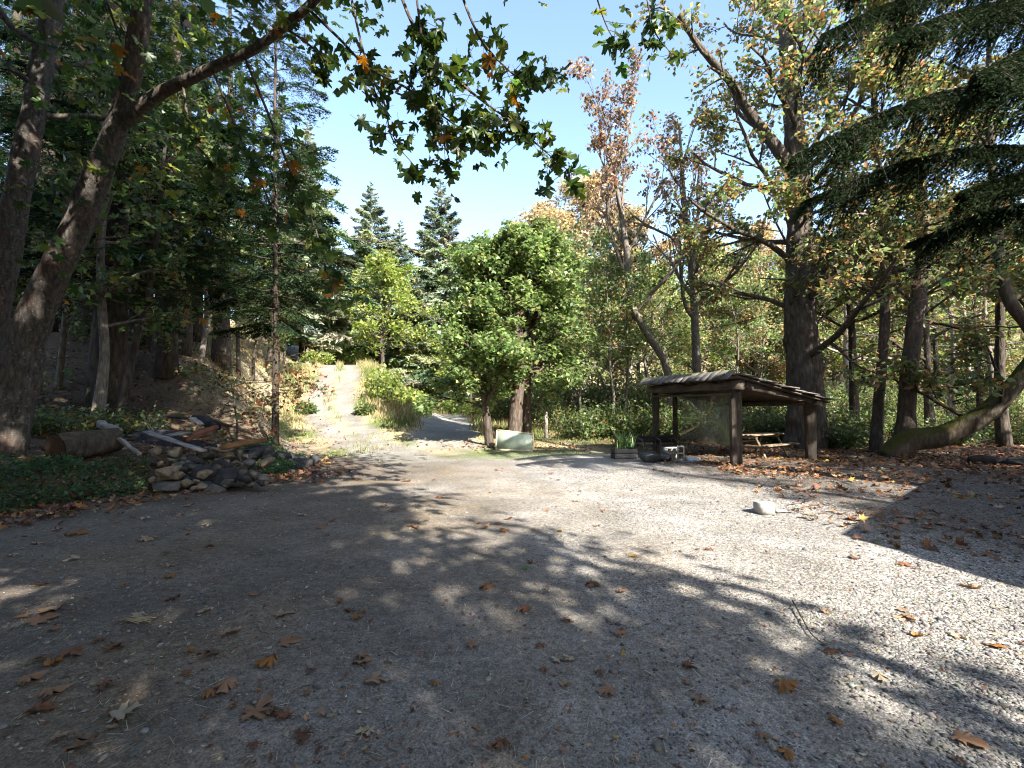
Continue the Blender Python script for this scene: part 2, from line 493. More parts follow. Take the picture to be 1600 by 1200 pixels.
def spaced(n, ext, k, c):
    u = np.linspace(-1, 1, n)
    return c + ext * np.sinh(k * u) / math.sinh(k)
gx = spaced(440, 520, 6.4, -1.0); gy = spaced(440, 520, 6.4, 6.0)
GX, GY = np.meshgrid(gx, gy)
GZ = H(GX, GY)
def ground_colour(x, y):
    u = bank_x(y) - x
    n1 = fbm(x * .55, y * .55, 21); n2 = fbm(x * 1.7, y * 1.7, 31); n3 = fbm(x * .22, y * .22, 41)
    gravel = np.array([.222, .205, .18]); dirt = np.array([.116, .094, .071]); track = np.array([.175, .163, .14])
    dry = np.array([.34, .275, .16]); litter = np.array([.085, .06, .04]); green = np.array([.10, .13, .04]); bank = np.array([.24, .2, .15])
    def mx(a, b, k): return a * (1 - k[..., None]) + b * k[..., None]
    c = np.zeros(x.shape + (3,)) + gravel
    c = mx(c, np.array([.25, .24, .225]), sstep(.45, .65, n2) * .5)
    # packed dirt to the west of the gravel
    c = mx(c, dirt, sstep(1.8, -3.0, x + (n1 - .5) * 3) * .9)
    # yard edges give way to litter and soil
    c = mx(c, litter, sstep(9.2, 10.6, y + .0 * x + (n1 - .5) * 2.5) * sstep(3.0, 5.0, x + (n2 - .5) * 2) * .55)
    c = mx(c, litter, sstep(14.5, 17, y + (n1 - .5) * 2) * sstep(2.2, 3.4, x))
    c = mx(c, litter, sstep(15, 19, np.hypot(x, y)) * sstep(6, 9, x))
    # grass beyond
    gr = sstep(14.0, 17.0, y + (n1 - .5) * 4) * sstep(4.5, 1.5, x) * sstep(-8.5, -5.5, x - .0 * y)
    c = mx(c, mix_grass(n1, dry, green), gr * .8)
    rx = road_x(y); ds = np.abs(x - rx)
    side = sstep(17, 20, y)
    c = mx(c, mix_grass(n1, dry, green), side * sstep(1.2, 1.9, ds + (n2 - .5)) * sstep(4, -1, x))
    tr = sstep(1.55, 1.0, ds + (n2 - .5) * .7) * sstep(11.5, 15, y)
    c = mx(c, track, tr)
    lane = np.exp(-((np.abs(ds) - .75) / .28) ** 2) * sstep(13, 17, y)
    c = c * (1 + .25 * (lane * sstep(.3, .6, n1))[..., None])
    ln = np.abs(np.abs(x - (.55 - .012 * (y - 2) ** 2 + .25 * np.sin(y * .35))) - .78)
    worn = np.exp(-(ln / .3) ** 2) * sstep(15, 11, y) * sstep(-1, 2, y) * (.4 + .9 * n1)
    c = c * (1 - .22 * worn[..., None]) + np.array([.02, .014, .006]) * worn[..., None]
    c = mx(c, mix_grass(n2, dry, green), sstep(.38, .2, ds + (n2 - .5) * .6) * sstep(18, 21, y) * .5)
    # the second, level track that swings east behind the maple
    t2 = sstep(1.7, .9, np.abs(x - (-2.7 - .12 * (y - 20))) + (n2 - .5) * .8) * sstep(15.5, 18, y) * sstep(42, 38, y)
    c = mx(c, track * 1.35, t2)
    # banks and woods
    k = sstep(-.1, .7, u + (n2 - .5) * .5)
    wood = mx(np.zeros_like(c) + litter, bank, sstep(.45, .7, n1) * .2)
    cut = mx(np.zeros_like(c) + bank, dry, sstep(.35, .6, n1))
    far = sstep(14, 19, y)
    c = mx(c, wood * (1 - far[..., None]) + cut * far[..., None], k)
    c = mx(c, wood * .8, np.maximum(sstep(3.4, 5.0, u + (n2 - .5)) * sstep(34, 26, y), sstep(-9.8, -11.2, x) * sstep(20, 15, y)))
    c = mx(c, dry * .9, sstep(40, 60, np.hypot(x, y)) * sstep(0, 15, x) * .8)
    c = mx(c, np.array([.07, .075, .035]), sstep(110, 170, np.hypot(x, y)))
    soil = np.array([.078, .056, .04])
    c = mx(c, soil, sstep(-2.8, -.3, u + (n1 - .5) * 2.2) * sstep(.4, .0, u) * sstep(15, 12, y) * .85)
    c = mx(c, soil, sstep(4.0, 5.8, x + (n1 - .5) * 1.6) * sstep(4.2, 6.5, y + (n2 - .5) * 2) * sstep(13, 11, y) * .6)  # litter and soil; the tint also paints the house shadow darker
    c = c * (1 + .5 * (fbm(x * 3.1, y * 3.1, 91) - .5) * sstep(14, 9, y))[..., None]
    c = c + np.array([.022, .012, .0]) * (sstep(.5, .7, fbm(x * .8, y * .8, 93)) * sstep(3, 0, x) * sstep(14, 9, y))[..., None]
    gw = .12 + .88 * sstep(-.8, 2.2, x + .1 * y - .9 + (fbm(x * .7, y * .7, 12) - .5) * 3.0) * sstep(15, 12, y)
    return np.concatenate([c, gw[..., None]], -1)
def mix_grass(n, dry, green):
    k = sstep(.42, .6, n)[..., None]
    return dry * (1 - k) + green * k
GC = ground_colour(GX, GY)
nx, ny = len(gx), len(gy)
jj, ii = np.meshgrid(np.arange(nx - 1), np.arange(ny - 1))
Q = np.stack([ii * nx + jj, ii * nx + jj + 1, (ii + 1) * nx + jj + 1, (ii + 1) * nx + jj], -1)
cx = (GX[:-1, :-1] + GX[1:, 1:]) / 2; cy = (GY[:-1, :-1] + GY[1:, 1:]) / 2
is_bank = (bank_x(cy) - cx) > 0.1
is_track = (np.abs(cx - road_x(cy)) < 1.6) & (cy > 16.5) & (cy < 60) & ~is_bank
is_yard = (cy < 16.5) & (cx < 14) & (cy > -30) & ~is_bank & ~((cy > 15) & (cx > 3.5))
zone = np.where(is_bank, 1, np.where(is_track, 2, np.where(is_yard, 0, 3)))
allv = np.stack([GX, GY, GZ], -1).reshape(-1, 3); allc = GC.reshape(-1, 4)
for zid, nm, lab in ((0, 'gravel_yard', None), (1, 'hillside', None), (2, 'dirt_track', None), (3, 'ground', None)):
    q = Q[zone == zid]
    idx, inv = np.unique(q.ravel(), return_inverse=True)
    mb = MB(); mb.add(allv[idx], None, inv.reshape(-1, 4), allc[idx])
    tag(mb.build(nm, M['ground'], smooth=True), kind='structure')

# ------------------------------------------------------------------ tree builders
def path_at(pts, t):
    n = len(pts) - 1
    f = np.clip(t, 0, 1) * n; i = min(int(f), n - 1)
    return pts[i] * (1 - (f - i)) + pts[i + 1] * (f - i)

def limb(mb, rng, p, d, L, r, lev, P, tips):
    segs = (7, 5, 4, 3)[lev]
    pts = [np.array(p, float)]; d = norm(d)
    for s in range(segs):
        d = norm(d + rng.normal(0, P.get('wob', .16), 3) + np.array([0, 0, P['lift'][lev]]))
        pts.append(pts[-1] + d * L / segs)
    pts = np.array(pts)
    rad = np.linspace(r, r * .35, segs + 1)
    if not (lev == P['levels'] and P.get('bare', False)):
        tube(mb, pts, rad, (7, 5, 4, 3)[lev], cap=False)
    if lev == P['levels']:
        n = rng.poisson(P['leaf_n'])
        if n:
            t = rng.uniform(.1, 1.08, n)
            q = np.array([path_at(pts, a) for a in t])
            tips.append(q + rng.normal(0, P['leaf_sp'], (n, 3)) * np.array([1, 1, .7]))
        return
    k = P['kids'][lev]
    for i in range(k):
        t = .25 + .75 * (i + rng.uniform(0, .8)) / k
        q = path_at(pts, t)
        dd = norm(path_at(pts, min(t + .1, 1)) - path_at(pts, max(t - .1, 0)))
        side = norm(np.cross(dd, rng.normal(0, 1, 3)) * np.array([1, 1, P.get('flat', .7)]))
        a = P['ang'][lev] * rng.uniform(.7, 1.3)
        limb(mb, rng, q, dd * math.cos(a) + side * math.sin(a), L * P['ratio'][lev] * rng.uniform(.6, 1.15) * (1.15 - .5 * t), max(r * (1 - .65 * t) * .6, .006), lev + 1, P, tips)

def broad_tree(name, label, base, trunk, P, seed, bark, group=None, cat='tree', extra_limbs=()):
    """trunk: rows of (x, y, z, r) relative to base; returns the Empty"""
    rng = np.random.default_rng(seed)
    root = empty(name, base, 0, label, cat, group)
    tm = MB(); tips = []
    tr = smooth_path(trunk, max(8, P.get('rings', 4) * len(trunk)))
    tr[:, 3] = np.maximum(tr[:, 3], .01)
    tube(tm, tr[:, :3], tr[:, 3], P.get('sides', 12), P.get('rough', .12), seed=seed % 17, furrow=P.get('furrow', 0))
    n = P['limbs']
    az = rng.uniform(0, 6.28)
    for i in range(n):
        t = P['from'] + (1 - P['from']) * (i + rng.uniform(0, .9)) / n
        q = path_at(tr, t)
        az += 2.4 + rng.normal(0, .3)
        up = P['rise'](t); k = np.array([math.cos(az) * math.cos(up), math.sin(az) * math.cos(up), math.sin(up)])
        bias = P.get('bias')
        if bias is not None: k = norm(k + np.array(bias))
        L = P['len'](t) * rng.uniform(.75, 1.2)
        limb(tm, rng, q[:3], k, L, min(q[3] * .6, .022 * L + .01), 1 if P.get('start', 0) else 0, P, tips)
    for (p0, dv, L, r) in extra_limbs:
        limb(tm, rng, np.array(p0, float), np.array(dv, float), L, r, 0, P, tips)
    tm.build('trunk', M[bark], root, smooth=True)
    cm = MB()
    if tips:
        A = np.concatenate(tips)
        zz = (A[:, 2] - A[:, 2].min()) / max(np.ptp(A[:, 2]), .1)
        cols = pick(rng, P['pal'], P['pw'], len(A), P.get('jit', .28)) * (.74 + .52 * vnoise(A[:, 0] * 1.1 + A[:, 2] * .8, A[:, 1] * 1.1 - A[:, 2] * .5, seed % 40))[:, None]
        sz = P['leaf'] * rng.uniform(.6, 1.25, len(A))
        add_leaves(cm, A, sz, P.get('shape', KITE), rng, cols, P.get('up', 1.0), P.get('spread', .7), P.get('droop', .5))
        cm.build('crown', M['leaf'], root)
    return root

def straight(h, r, lean=(0, 0), wob=.15, seed=0, n=6, top=.25):
    rg = np.random.default_rng(seed + 900)
    rows = []
    for i in range(n):
        t = i / (n - 1)
        rows.append((lean[0] * t * h + rg.normal(0, wob) * (0 < t < 1), lean[1] * t * h + rg.normal(0, wob) * (0 < t < 1), t * h - .15 * (i == 0), r * ((1 - t) + top * t) * (1.25 if i == 0 else 1)))
    return rows

def off_axis(px):
    return 1 / math.sqrt(1 + ((px - 800) / FPX) ** 2)

def px_trunk(rows, base=None):
    """rows of (px, py, d, width_px) -> relative rows and base"""
    pts = [(*W(a, b, d), off_axis(a) * w * d / FPX / 2) for a, b, d, w in rows]
    x, y = pts[0][0], pts[0][1]
    b = np.array([x, y, h1(x, y)])
    out = [(p[0] - b[0], p[1] - b[1], p[2] - b[2], p[3]) for p in pts]
    out[0] = (out[0][0], out[0][1], min(out[0][2], -.1), out[0][3])
    return tuple(b), out

def bough(L, rng, twigs, needles, nlen, nwid, droop=.25, wid=.42, tw_droop=.25, sub=.16, stem=.003, var=0):
    """one fir bough along +x: returns verts, tris, cols selector and axis points"""
    tt = np.sort(rng.uniform(.12, 1, twigs)); sgn = np.where(np.arange(twigs) % 2, 1, -1)
    ax = np.column_stack([tt * L, np.zeros(twigs), -droop * L * tt ** 1.6 + .05 * L * tt])
    tl = (wid * L * (1 - tt) ** .75 * (.35 + .65 * np.minimum(1, tt * 4)) + .08 * L) * rng.uniform(.6, 1.2, twigs)
    if var: tl = tl * rng.lognormal(0, var, twigs) * (.75 + .5 * np.sin(tt * 23 + rng.uniform(0, 6)))
    td = norm(np.column_stack([np.full(twigs, .75) + rng.normal(0, .15, twigs), sgn * rng.uniform(.6, 1, twigs), -tw_droop - rng.uniform(0, .25, twigs)]))
    s = rng.uniform(0, 1, (twigs, needles))
    base = ax[:, None] + td[:, None] * (tl[:, None, None] * s[..., None])
    base[..., 2] -= (tl[:, None] * s ** 2) * .15
    perp = norm(np.cross(td, np.array([0, 0, 1.0])))
    off = rng.normal(0, 1, (twigs, needles)) * (np.sin(np.clip(s, 0, 1) * 2.8) + .15) * sub * tl[:, None]
    base = base + perp[:, None] * off[..., None] + td[:, None] * np.abs(off)[..., None] * .7
    base[..., 2] -= np.abs(off) * .35
    nd = norm(td[:, None] * .8 + perp[:, None] * rng.normal(0, .8, (twigs, needles, 1)) + rng.normal(0, .3, (twigs, needles, 3)))
    nl = nlen * rng.uniform(.6, 1.3, (twigs, needles, 1))
    wv = norm(np.cross(nd, rng.normal(0, 1, (twigs, needles, 3)))) * nwid * .5
    V = np.stack([base - wv, base + wv, base + nd * nl], 2).reshape(-1, 3)
    T = np.arange(len(V)).reshape(-1, 3)
    axis = np.column_stack([np.linspace(0, L, 5), np.zeros(5), -droop * L * np.linspace(0, 1, 5) ** 1.6 + .05 * L * np.linspace(0, 1, 5)])
    stems = np.stack([ax - perp * stem, ax + perp * stem, ax + td * tl[:, None]], 1).reshape(-1, 3)
    return V, T, axis, stems

def fir_tree(name, label, base, height, r, crown_from, Lmax, nb, seed, twigs, needles, nlen, nwid, pal, pw, bark='bark_fir', group=None, lean=(0, 0), dead=0, droop=.25, shape=1.0, trunk_rows=None):
    rng = np.random.default_rng(seed)
    root = empty(name, base, 0, label, 'tree', group)
    tm = MB(); cm = MB()
    tr = smooth_path(trunk_rows or straight(height, r, lean, .06 * r * 4, seed, 6, .08), 18)
    tr[:, 3] = np.maximum(tr[:, 3], .012)
    tube(tm, tr[:, :3], tr[:, 3], 10, .14, seed=seed % 13)
    protos = [bough(1.0, rng, twigs, needles, nlen / Lmax * 1.3, nwid / Lmax * 1.3, droop * rng.uniform(.6, 1.3)) for _ in range(5)]
    az = rng.uniform(0, 6.28)
    for i in range(nb):
        t = crown_from + (1 - crown_from) * (i + rng.uniform(0, 1)) / nb
        q = path_at(tr, t)
        tt = (t - crown_from) / (1 - crown_from)
        L = Lmax * ((1 - tt) ** shape * .95 + .05) * rng.uniform(.65, 1.12) * min(1, .55 + tt * 4)
        az += 2.4 + rng.normal(0, .5)
        pit = rng.normal(.02, .12) + .5 * tt ** 2
        V, T, axis, stems = protos[i % 5]
        c, s_ = math.cos(az), math.sin(az); cp, sp = math.cos(pit), math.sin(pit)
        Rm = np.array([[c * cp, -s_, -c * sp], [s_ * cp, c, -s_ * sp], [sp, 0, cp]])
        col = pick(rng, pal, pw, 1, .3)
        cv = np.repeat(np.clip(col * (1 + rng.normal(0, .22, (len(V) // 3, 1))), .004, .8), 3, 0)
        cm.add(V @ Rm.T * L + q[:3], T, None, cv)
        tube(tm, axis @ Rm.T * L + q[:3], np.linspace(.012 * L + .008, .004, 5), 3, cap=False)
        st = stems @ Rm.T * L + q[:3]
        tm.add(st, np.arange(len(st)).reshape(-1, 3))
    for i in range(dead):
        t = rng.uniform(.06, crown_from + .05); q = path_at(tr, t); a = rng.uniform(0, 6.28); L = rng.uniform(.4, 1.5)
        d = np.array([math.cos(a), math.sin(a), rng.uniform(-.35, .15)])
        pts = np.array([q[:3] + d * L * k + np.array([0, 0, -.1 * L * k * k]) + rng.normal(0, .03, 3) for k in np.linspace(0, 1, 5)])
        tube(tm, pts, np.linspace(.018, .004, 5), 3, cap=False)
        for k in range(3):
            e = pts[2] + rng.normal(0, .02, 3) + (pts[4] - pts[2]) * rng.uniform(0, 1); f = e + rng.normal(0, .18, 3)
            tube(tm, [e, (e + f) / 2 + rng.normal(0, .02, 3), f], [.007, .005, .003], 3, cap=False)
    tm.build('trunk', M[bark], root, smooth=True)
    cm.build('crown', M['needle'], root)
    return root

def shrub(name, label, base, rx, rz, n_stem, n_leaf, leaf, pal, pw, seed, group=None, shape=KITE, up=.8, cat='shrub', lean=(0, 0)):
    rng = np.random.default_rng(seed)
    root = empty(name, base, 0, label, cat, group)
    sm, cm = MB(), MB(); pts = []
    per = max(1, n_leaf // n_stem)
    for i in range(n_stem):
        a = rng.uniform(0, 6.28); rr = rx * math.sqrt(rng.uniform(0, 1)); hgt = rz * rng.uniform(.55, 1.1) * (1 - .35 * (rr / rx) ** 2)
        p0 = np.array([math.cos(a) * rr * .35, math.sin(a) * rr * .35, -.05]); p2 = np.array([math.cos(a) * rr + lean[0] * hgt, math.sin(a) * rr + lean[1] * hgt, hgt])
        p1 = (p0 + p2) / 2 + np.array([0, 0, .18 * hgt]) + rng.normal(0, .05 * rx, 3)
        pl = smooth_path([p0, p1, p2], 6)
        tube(sm, pl, np.linspace(.012, .003, 6) * (1 + rz * .4), 3, cap=False)
        t = rng.uniform(.15, 1.02, per)
        q = np.array([path_at(pl, k) for k in t]) + rng.normal(0, .12 * min(rx, rz) + .03, (per, 3))
        q[:, 2] = np.maximum(q[:, 2], .03)
        pts.append(q)
    A = np.concatenate(pts)
    sm.build('stem', M['bark_thin'], root, smooth=True)
    add_leaves(cm, A, leaf * rng.uniform(.6, 1.3, len(A)), shape, rng, pick(rng, pal, pw, len(A)), up, .75, .5)
    cm.build('foliage', M['leaf'], root)
    return root

GREEN = [(.06, .092, .032), (.085, .125, .042), (.12, .16, .058), (.17, .195, .075)]
YGREEN = [(.16, .22, .05), (.22, .27, .065), (.28, .28, .08), (.12, .17, .05)]
AUTUMN = [(.22, .13, .05), (.27, .18, .075), (.14, .09, .045), (.13, .14, .055), (.32, .24, .09)]
RUSTY = [(.23, .145, .09), (.30, .205, .13), (.13, .085, .055), (.17, .155, .08), (.38, .28, .19)]
TAN = [(.42, .31, .18), (.34, .26, .14), (.27, .26, .12), (.2, .22, .1), (.46, .35, .21)]
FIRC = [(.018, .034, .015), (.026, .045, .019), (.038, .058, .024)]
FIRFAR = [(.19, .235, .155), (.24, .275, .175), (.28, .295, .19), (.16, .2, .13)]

# ------------------------------------------------------------------ the woods on the near bank, left
# leaning maple whose limbs reach over the yard
base, rows = px_trunk([(0, 700, 9.0, 96), (20, 640, 8.95, 76), (40, 540, 8.85, 64), (75, 450, 8.7, 57), (130, 325, 8.35, 50), (168, 232, 8.1, 44), (195, 150, 7.9, 37), (215, 66, 7.6, 33), (228, -40, 7.3, 32), (262, -200, 6.9, 24), (300, -380, 6.5, 16)])
lean_root = empty('leaning_maple', base, 0, 'mossy leaning maple whose limb stretches over the yard', 'tree')
bw = np.array(base)
tm = MB()
tr = smooth_path(rows, 110)
tube(tm, tr[:, :3], tr[:, 3], 56, .22, seed=4, furrow=.13)
tr = smooth_path(rows, 44)
tm.build('trunk', M['bark_maple'], lean_root, smooth=True)
def px_path(rows, n=None, root=bw):
    a = np.array([(*(W(x, y, d) - root), off_axis(x) * w * d / FPX / 2) for x, y, d, w in rows])
    return smooth_path(a, n or 4 * len(a))
limb_main = px_path([(196, 190, 7.95, 30), (240, 152, 7.7, 25), (285, 128, 7.4, 22), (345, 100, 7.1, 19), (402, 74, 6.8, 17), (470, 20, 6.5, 15), (560, -60, 6.2, 13), (680, -110, 6.0, 10), (800, -130, 5.9, 8), (960, -110, 5.8, 6), (1040, -40, 5.8, 4)], 48)
lm = MB(); tube(lm, limb_main[:, :3], limb_main[:, 3], 9, .2, seed=2)
branches = [
    [(480, 12, 6.5, 7), (530, 60, 6.3, 6), (575, 105, 6.1, 5), (640, 140, 6.0, 5), (690, 180, 5.9, 4), (735, 208, 5.9, 3), (768, 205, 5.9, 2)],
    [(600, -80, 6.1, 8), (650, 50, 5.9, 7), (700, 112, 5.8, 6), (760, 162, 5.7, 5), (800, 190, 5.65, 4), (850, 235, 5.6, 3), (898, 275, 5.6, 2)],
    [(540, -45, 6.2, 6), (570, 90, 5.9, 5), (600, 160, 5.8, 4), (612, 215, 5.7, 3), (640, 250, 5.7, 2), (668, 282, 5.7, 1.6)],
    [(690, -105, 6.0, 7), (740, 40, 5.8, 5), (790, 105, 5.7, 4), (830, 128, 5.7, 3), (868, 105, 5.7, 2)],
    [(640, -100, 6.0, 6), (655, 30, 5.8, 5), (670, 130, 5.75, 4), (690, 210, 5.7, 3), (705, 258, 5.7, 2)],
    [(900, -120, 5.85, 5), (940, 20, 5.8, 3), (965, 72, 5.8, 2)],
    [(1000, -75, 5.8, 5), (1020, 40, 5.8, 3), (1050, 85, 5.8, 2)],
    [(440, 40, 6.65, 6), (470, 60, 6.6, 5), (500, 85, 6.5, 4), (515, 110, 6.5, 2)],
    [(380, 84, 6.9, 7), (420, 180, 7.0, 6), (455, 270, 7.0, 5), (490, 350, 7.0, 4), (510, 420, 7.0, 3), (530, 490, 7.0, 2)],
    [(330, 105, 7.15, 6), (370, 200, 7.2, 5), (410, 290, 7.2, 4), (440, 360, 7.2, 2)],
    [(285, 128, 7.4, 6), (300, 210, 7.3, 5), (335, 260, 7.3, 4), (360, 300, 7.3, 2)],
]
leaf_spots = []
for bi, b in enumerate(branches):
    bp = px_path(b, 26)
    tube(lm, bp[:, :3], bp[:, 3] * .8, 5, cap=False)
    dens = [90, 108, 58, 52, 80, 16, 16, 26, 110, 60, 50][bi]
    for k in range(dens):
        t = R.uniform(.22, 1.0)
        q = path_at(bp, t)[:3]; e = q + R.normal(0, 1, 3) * np.array([.14, .14, .12]) + np.array([0, 0, -.05])
        if bi == 2 and t > .62 and t < .9 and k % 4: continue
        if k % 2: tube(lm, [q, (q + e) / 2 + R.normal(0, .02, 3), e], [.006, .004, .003], 3, cap=False)
        leaf_spots.append((e, bi))
lo = lm.build('limb', M['bark_maple'], lean_root, smooth=True)
# big leaves, one object each, sharing a few shapes
near_meshes = []
NP = [(.026, .05, .012), (.038, .07, .017), (.06, .095, .02), (.13, .15, .03), (.23, .11, .025), (.034, .062, .016)]
for i, c in enumerate(NP):
    for s in range(2):
        v, t = maple_shape(.2 + .22 * (s + i % 2), i * 3 + s)
        mb = MB(); mb.add(v, t, None, np.array(c) * (1 + .2 * np.sin(np.arange(len(v)) * 2.1 + i))[:, None]); tube(mb, [(0, .1, 0), (.02, -.25, .04), (.0, -.6, .14)], [.014, .011, .009], 3, cap=False, col=(.10, .05, .02)); me = mb.mesh('leaf'); me.materials.append(M['leaf']); near_meshes.append(me)
random.shuffle(leaf_spots)
pw = np.array([4, 5, 5, 2.6, .9, 4]); pw = pw / pw.sum()
fol = MB()
for i, (e, bi) in enumerate(leaf_spots):
    if i < 296:
        ci = R.choice(6, p=pw)
        o = bpy.data.objects.new('leaf', near_meshes[ci * 2 + i % 2]); COL.objects.link(o); o.parent = lo
        X, Y, Z = leaf_frames(1, R, .55, .6, .9)
        m = Matrix.Identity(4)
        s = R.uniform(.08, .24)
        for a in range(3):
            m[a][0], m[a][1], m[a][2], m[a][3] = X[0][a] * s, Y[0][a] * s, Z[0][a] * s, e[a]
        o.matrix_local = m
    else:
        v, t = maple_shape(.22, i % 9)
        add_leaves(fol, e[None], R.uniform(.11, .22), (v, t), R, pick(R, NP, pw, 1), .55, .6, .9)
# the rest of its crown, above the frame and over the left
rng = np.random.default_rng(77)
for k in range(1700):
    t = rng.uniform(0, 1)
    if k % 3 == 0:
        q = path_at(tr[30:], rng.uniform(0, 1))[:3] + rng.normal(0, 1, 3) * np.array([1.6, 1.6, .8]); 
    else:
        q = path_at(limb_main[20:], t)[:3] + rng.normal(0, 1, 3) * np.array([.9, .8, .35]) + np.array([-.2, -.6, .45])
    if q[2] + bw[2] < 5.6 + .0 * q[1] or (W(0, 60, q[1] + bw[1])[2] > q[2] + bw[2] and q[0] + bw[0] > -4.3): continue
    add_leaves(fol, q[None], rng.uniform(.12, .22), (near_meshes and maple_shape(.22, k % 9)), rng, pick(rng, NP, pw, 1), .6, .6, .8)
for k in range(620):
    px, py = rng.uniform(-60, 470), rng.uniform(20, 330) ; d = rng.uniform(7.5, 11.5)
    if rng.uniform() < .35 + .4 * (px > 330) * (py > 200): continue
    q = W(px, py, d) - bw
    q = q + .35 * np.sin(q * 3.1 + 1)
    add_leaves(fol, q[None], rng.uniform(.12, .22), maple_shape(.22, k % 9), rng, pick(rng, NP, pw, 1), .6, .6, .8)
for k in range(260):
    q = path_at(tr[14:34], rng.uniform(0, 1))[:3] + rng.normal(0, 1, 3) * np.array([.9, .9, .7]) + np.array([.2, .6, 0])
    add_leaves(fol, q[None], rng.uniform(.12, .2), maple_shape(.22, k % 9), rng, pick(rng, NP, pw, 1), .6, .6, .8)
tag(fol.build('foliage', M['leaf'], lean_root), kind='stuff')

# its twin stem further left
base, rows = px_trunk([(-45, 690, 9.6, 80), (-22, 560, 9.5, 62), (3, 430, 9.4, 54), (24, 320, 9.3, 48), (50, 190, 9.2, 43), (73, 66, 9.1, 37), (100, -80, 8.9, 34), (130, -280, 8.7, 22)])
P_side = dict(levels=2, limbs=9, kids=(4, 4), ang=(.8, .8), ratio=(.55, .5), lift=(.05, .0, -.03), leaf_n=9, leaf_sp=.14, leaf=.19, shape=LOBE, pal=GREEN + [(.2, .15, .03)], pw=(4, 4, 2, 1, .4), rise=lambda t: .35, len=lambda t: 2.6, rough=.22, sides=50, rings=12, furrow=.13)
P_side['from'] = .55
broad_tree('maple', 'dark thick-stemmed maple at the left edge behind the leaning maple', base, rows, P_side, 5, 'bark_maple')

# big firs and slim trunks of the bank; (px, d, height, radius, crown_from, Lmax, label)
def fir_at(px, d, h, r, cf, L, nb, seed, label, lean=(0, 0), dead=14, name='fir_tree', tw=34, nd=30, droop=.3, nl=.15, nw=.04, pal=FIRC, pw=(3, 3, 2), py=640):
    x = (px - 800) / FPX * d
    return fir_tree(name, label, onground(x, d), h, r, cf, L, nb, seed, tw, nd, nl, nw, pal, pw, lean=lean, dead=dead, droop=droop)
fir_big = fir_at(165, 14.0, 24, .42, .14, 3.9, 118, 21, 'massive dark fir trunk on the left bank with fluted lit base', dead=26)
fir_at(258, 16.5, 22, .30, .17, 3.5, 96, 22, 'straight grey-barked fir rising behind the debris heap', dead=24)
fir_at(432, 14.6, 18, .095, .2, 2.9, 118, 23, 'slender dark fir with bare stem beside the rock wall end', lean=(-.022, .0), dead=10, tw=24, nd=26)
dup(fir_big, onground((60 - 800) / FPX * 17.5, 17.5), 24 * .9, 0.88, 'fir hidden behind the two maple stems at the far left')
dup(fir_big, onground((345 - 800) / FPX * 23, 23), 25 * .9, 0.83, 'fir with thin trunk against the sky at the top of the bank')
dup(fir_big, onground((300 - 800) / FPX * 27, 27), 26 * .9, 0.92, 'tall fir deeper in the woods left of the track')
dup(fir_big, onground((215 - 800) / FPX * 22, 22), 27 * .9, 0.96, 'dense fir filling the gap behind the massive fir')
dup(fir_big, onground((425 - 800) / FPX * 31, 31), 28 * .9, 0.83, 'fir near the bank crest left of the track bend')
dup(fir_big, onground((110 - 800) / FPX * 28, 28), 29 * .9, 1.00, 'far fir in the dark woods at left')
dup(fir_big, onground((20 - 800) / FPX * 24, 24), 30 * .9, 1.00, 'fir at the left picture edge deep in the woods')
# slim broadleaf stems on the bank
P_under = dict(levels=2, limbs=16, kids=(4, 4), ang=(.8, .8), ratio=(.6, .5), lift=(.03, -.02, -.06), leaf_n=11, leaf_sp=.13, leaf=.15, shape=LOBE, pal=GREEN + [(.24, .16, .03), (.2, .1, .03)], pw=(4, 4, 3, 2, .5, .3), rise=lambda t: .3, len=lambda t: 2.3 * (1.1 - .5 * t), rough=.1, sides=9)
P_under['from'] = .25
for i, (px, d, h, r, lean, lab) in enumerate([
        (150, 12.3, 9.5, .13, (.01, .02), 'pale slim trunk standing just left of the massive fir'),
        (182, 13.0, 10, .11, (.11, .05), 'dark trunk leaning right beside the massive fir'),
        (312, 20, 9, .10, (.02, 0), 'slim maple on the upper bank between two firs'),
        (372, 25, 10, .10, (.0, 0), 'grey-stemmed maple at the skyline of the bank'),
        (440, 33, 9, .10, (.1, 0), 'leaning maple near the top of the cut bank'),
        (235, 19, 8, .08, (-.05, 0), 'green-leaved young maple in the shade of the firs'),
        (90, 15, 8, .09, (.05, 0), 'young maple behind the leaning maple trunk'),
        (395, 27, 8.5, .07, (.04, 0), 'light green sapling at the crest of the dry bank')]):
    x = (px - 800) / FPX * d
    broad_tree('bank_maple', lab, onground(x, d), straight(h, r, lean, .12, i), P_under, 40 + i, 'bark_thin' if i % 2 == 0 else 'bark_fir')
# vine maple saplings by the rock wall
P_vine = dict(levels=2, limbs=7, kids=(3, 4), ang=(.7, .8), ratio=(.7, .5), lift=(.0, -.03, -.08), leaf_n=8, leaf_sp=.09, leaf=.11, shape=LOBE, pal=GREEN + [(.16, .05, .025), (.2, .09, .03)], pw=(3, 3, 2, 1, 1.6, 1.4), rise=lambda t: .15, len=lambda t: 1.5, rough=.05, sides=6)
P_vine['from'] = .5
x = (370 - 800) / FPX * 13.6
broad_tree('vine_maple', 'crooked vine maple sapling behind the discarded boards', onground(x, 13.6), [(0, 0, -.1, .035), (.04, 0, .5, .032), (-.06, 0, 1.1, .028), (-.12, .05, 1.6, .022), (.1, .1, 2.2, .012)], P_vine, 61, 'bark_fir')
x = (415 - 800) / FPX * 14.0
broad_tree('vine_maple', 'small vine maple with reddening leaves near the slender fir', onground(x + .1, 14.2), [(0, 0, -.1, .03), (.05, 0, .6, .028), (.0, 0, 1.3, .02), (.2, 0, 1.9, .01)], dict(P_vine, pw=(1, 1, 1, 1, 3, 3)), 62, 'bark_fir')

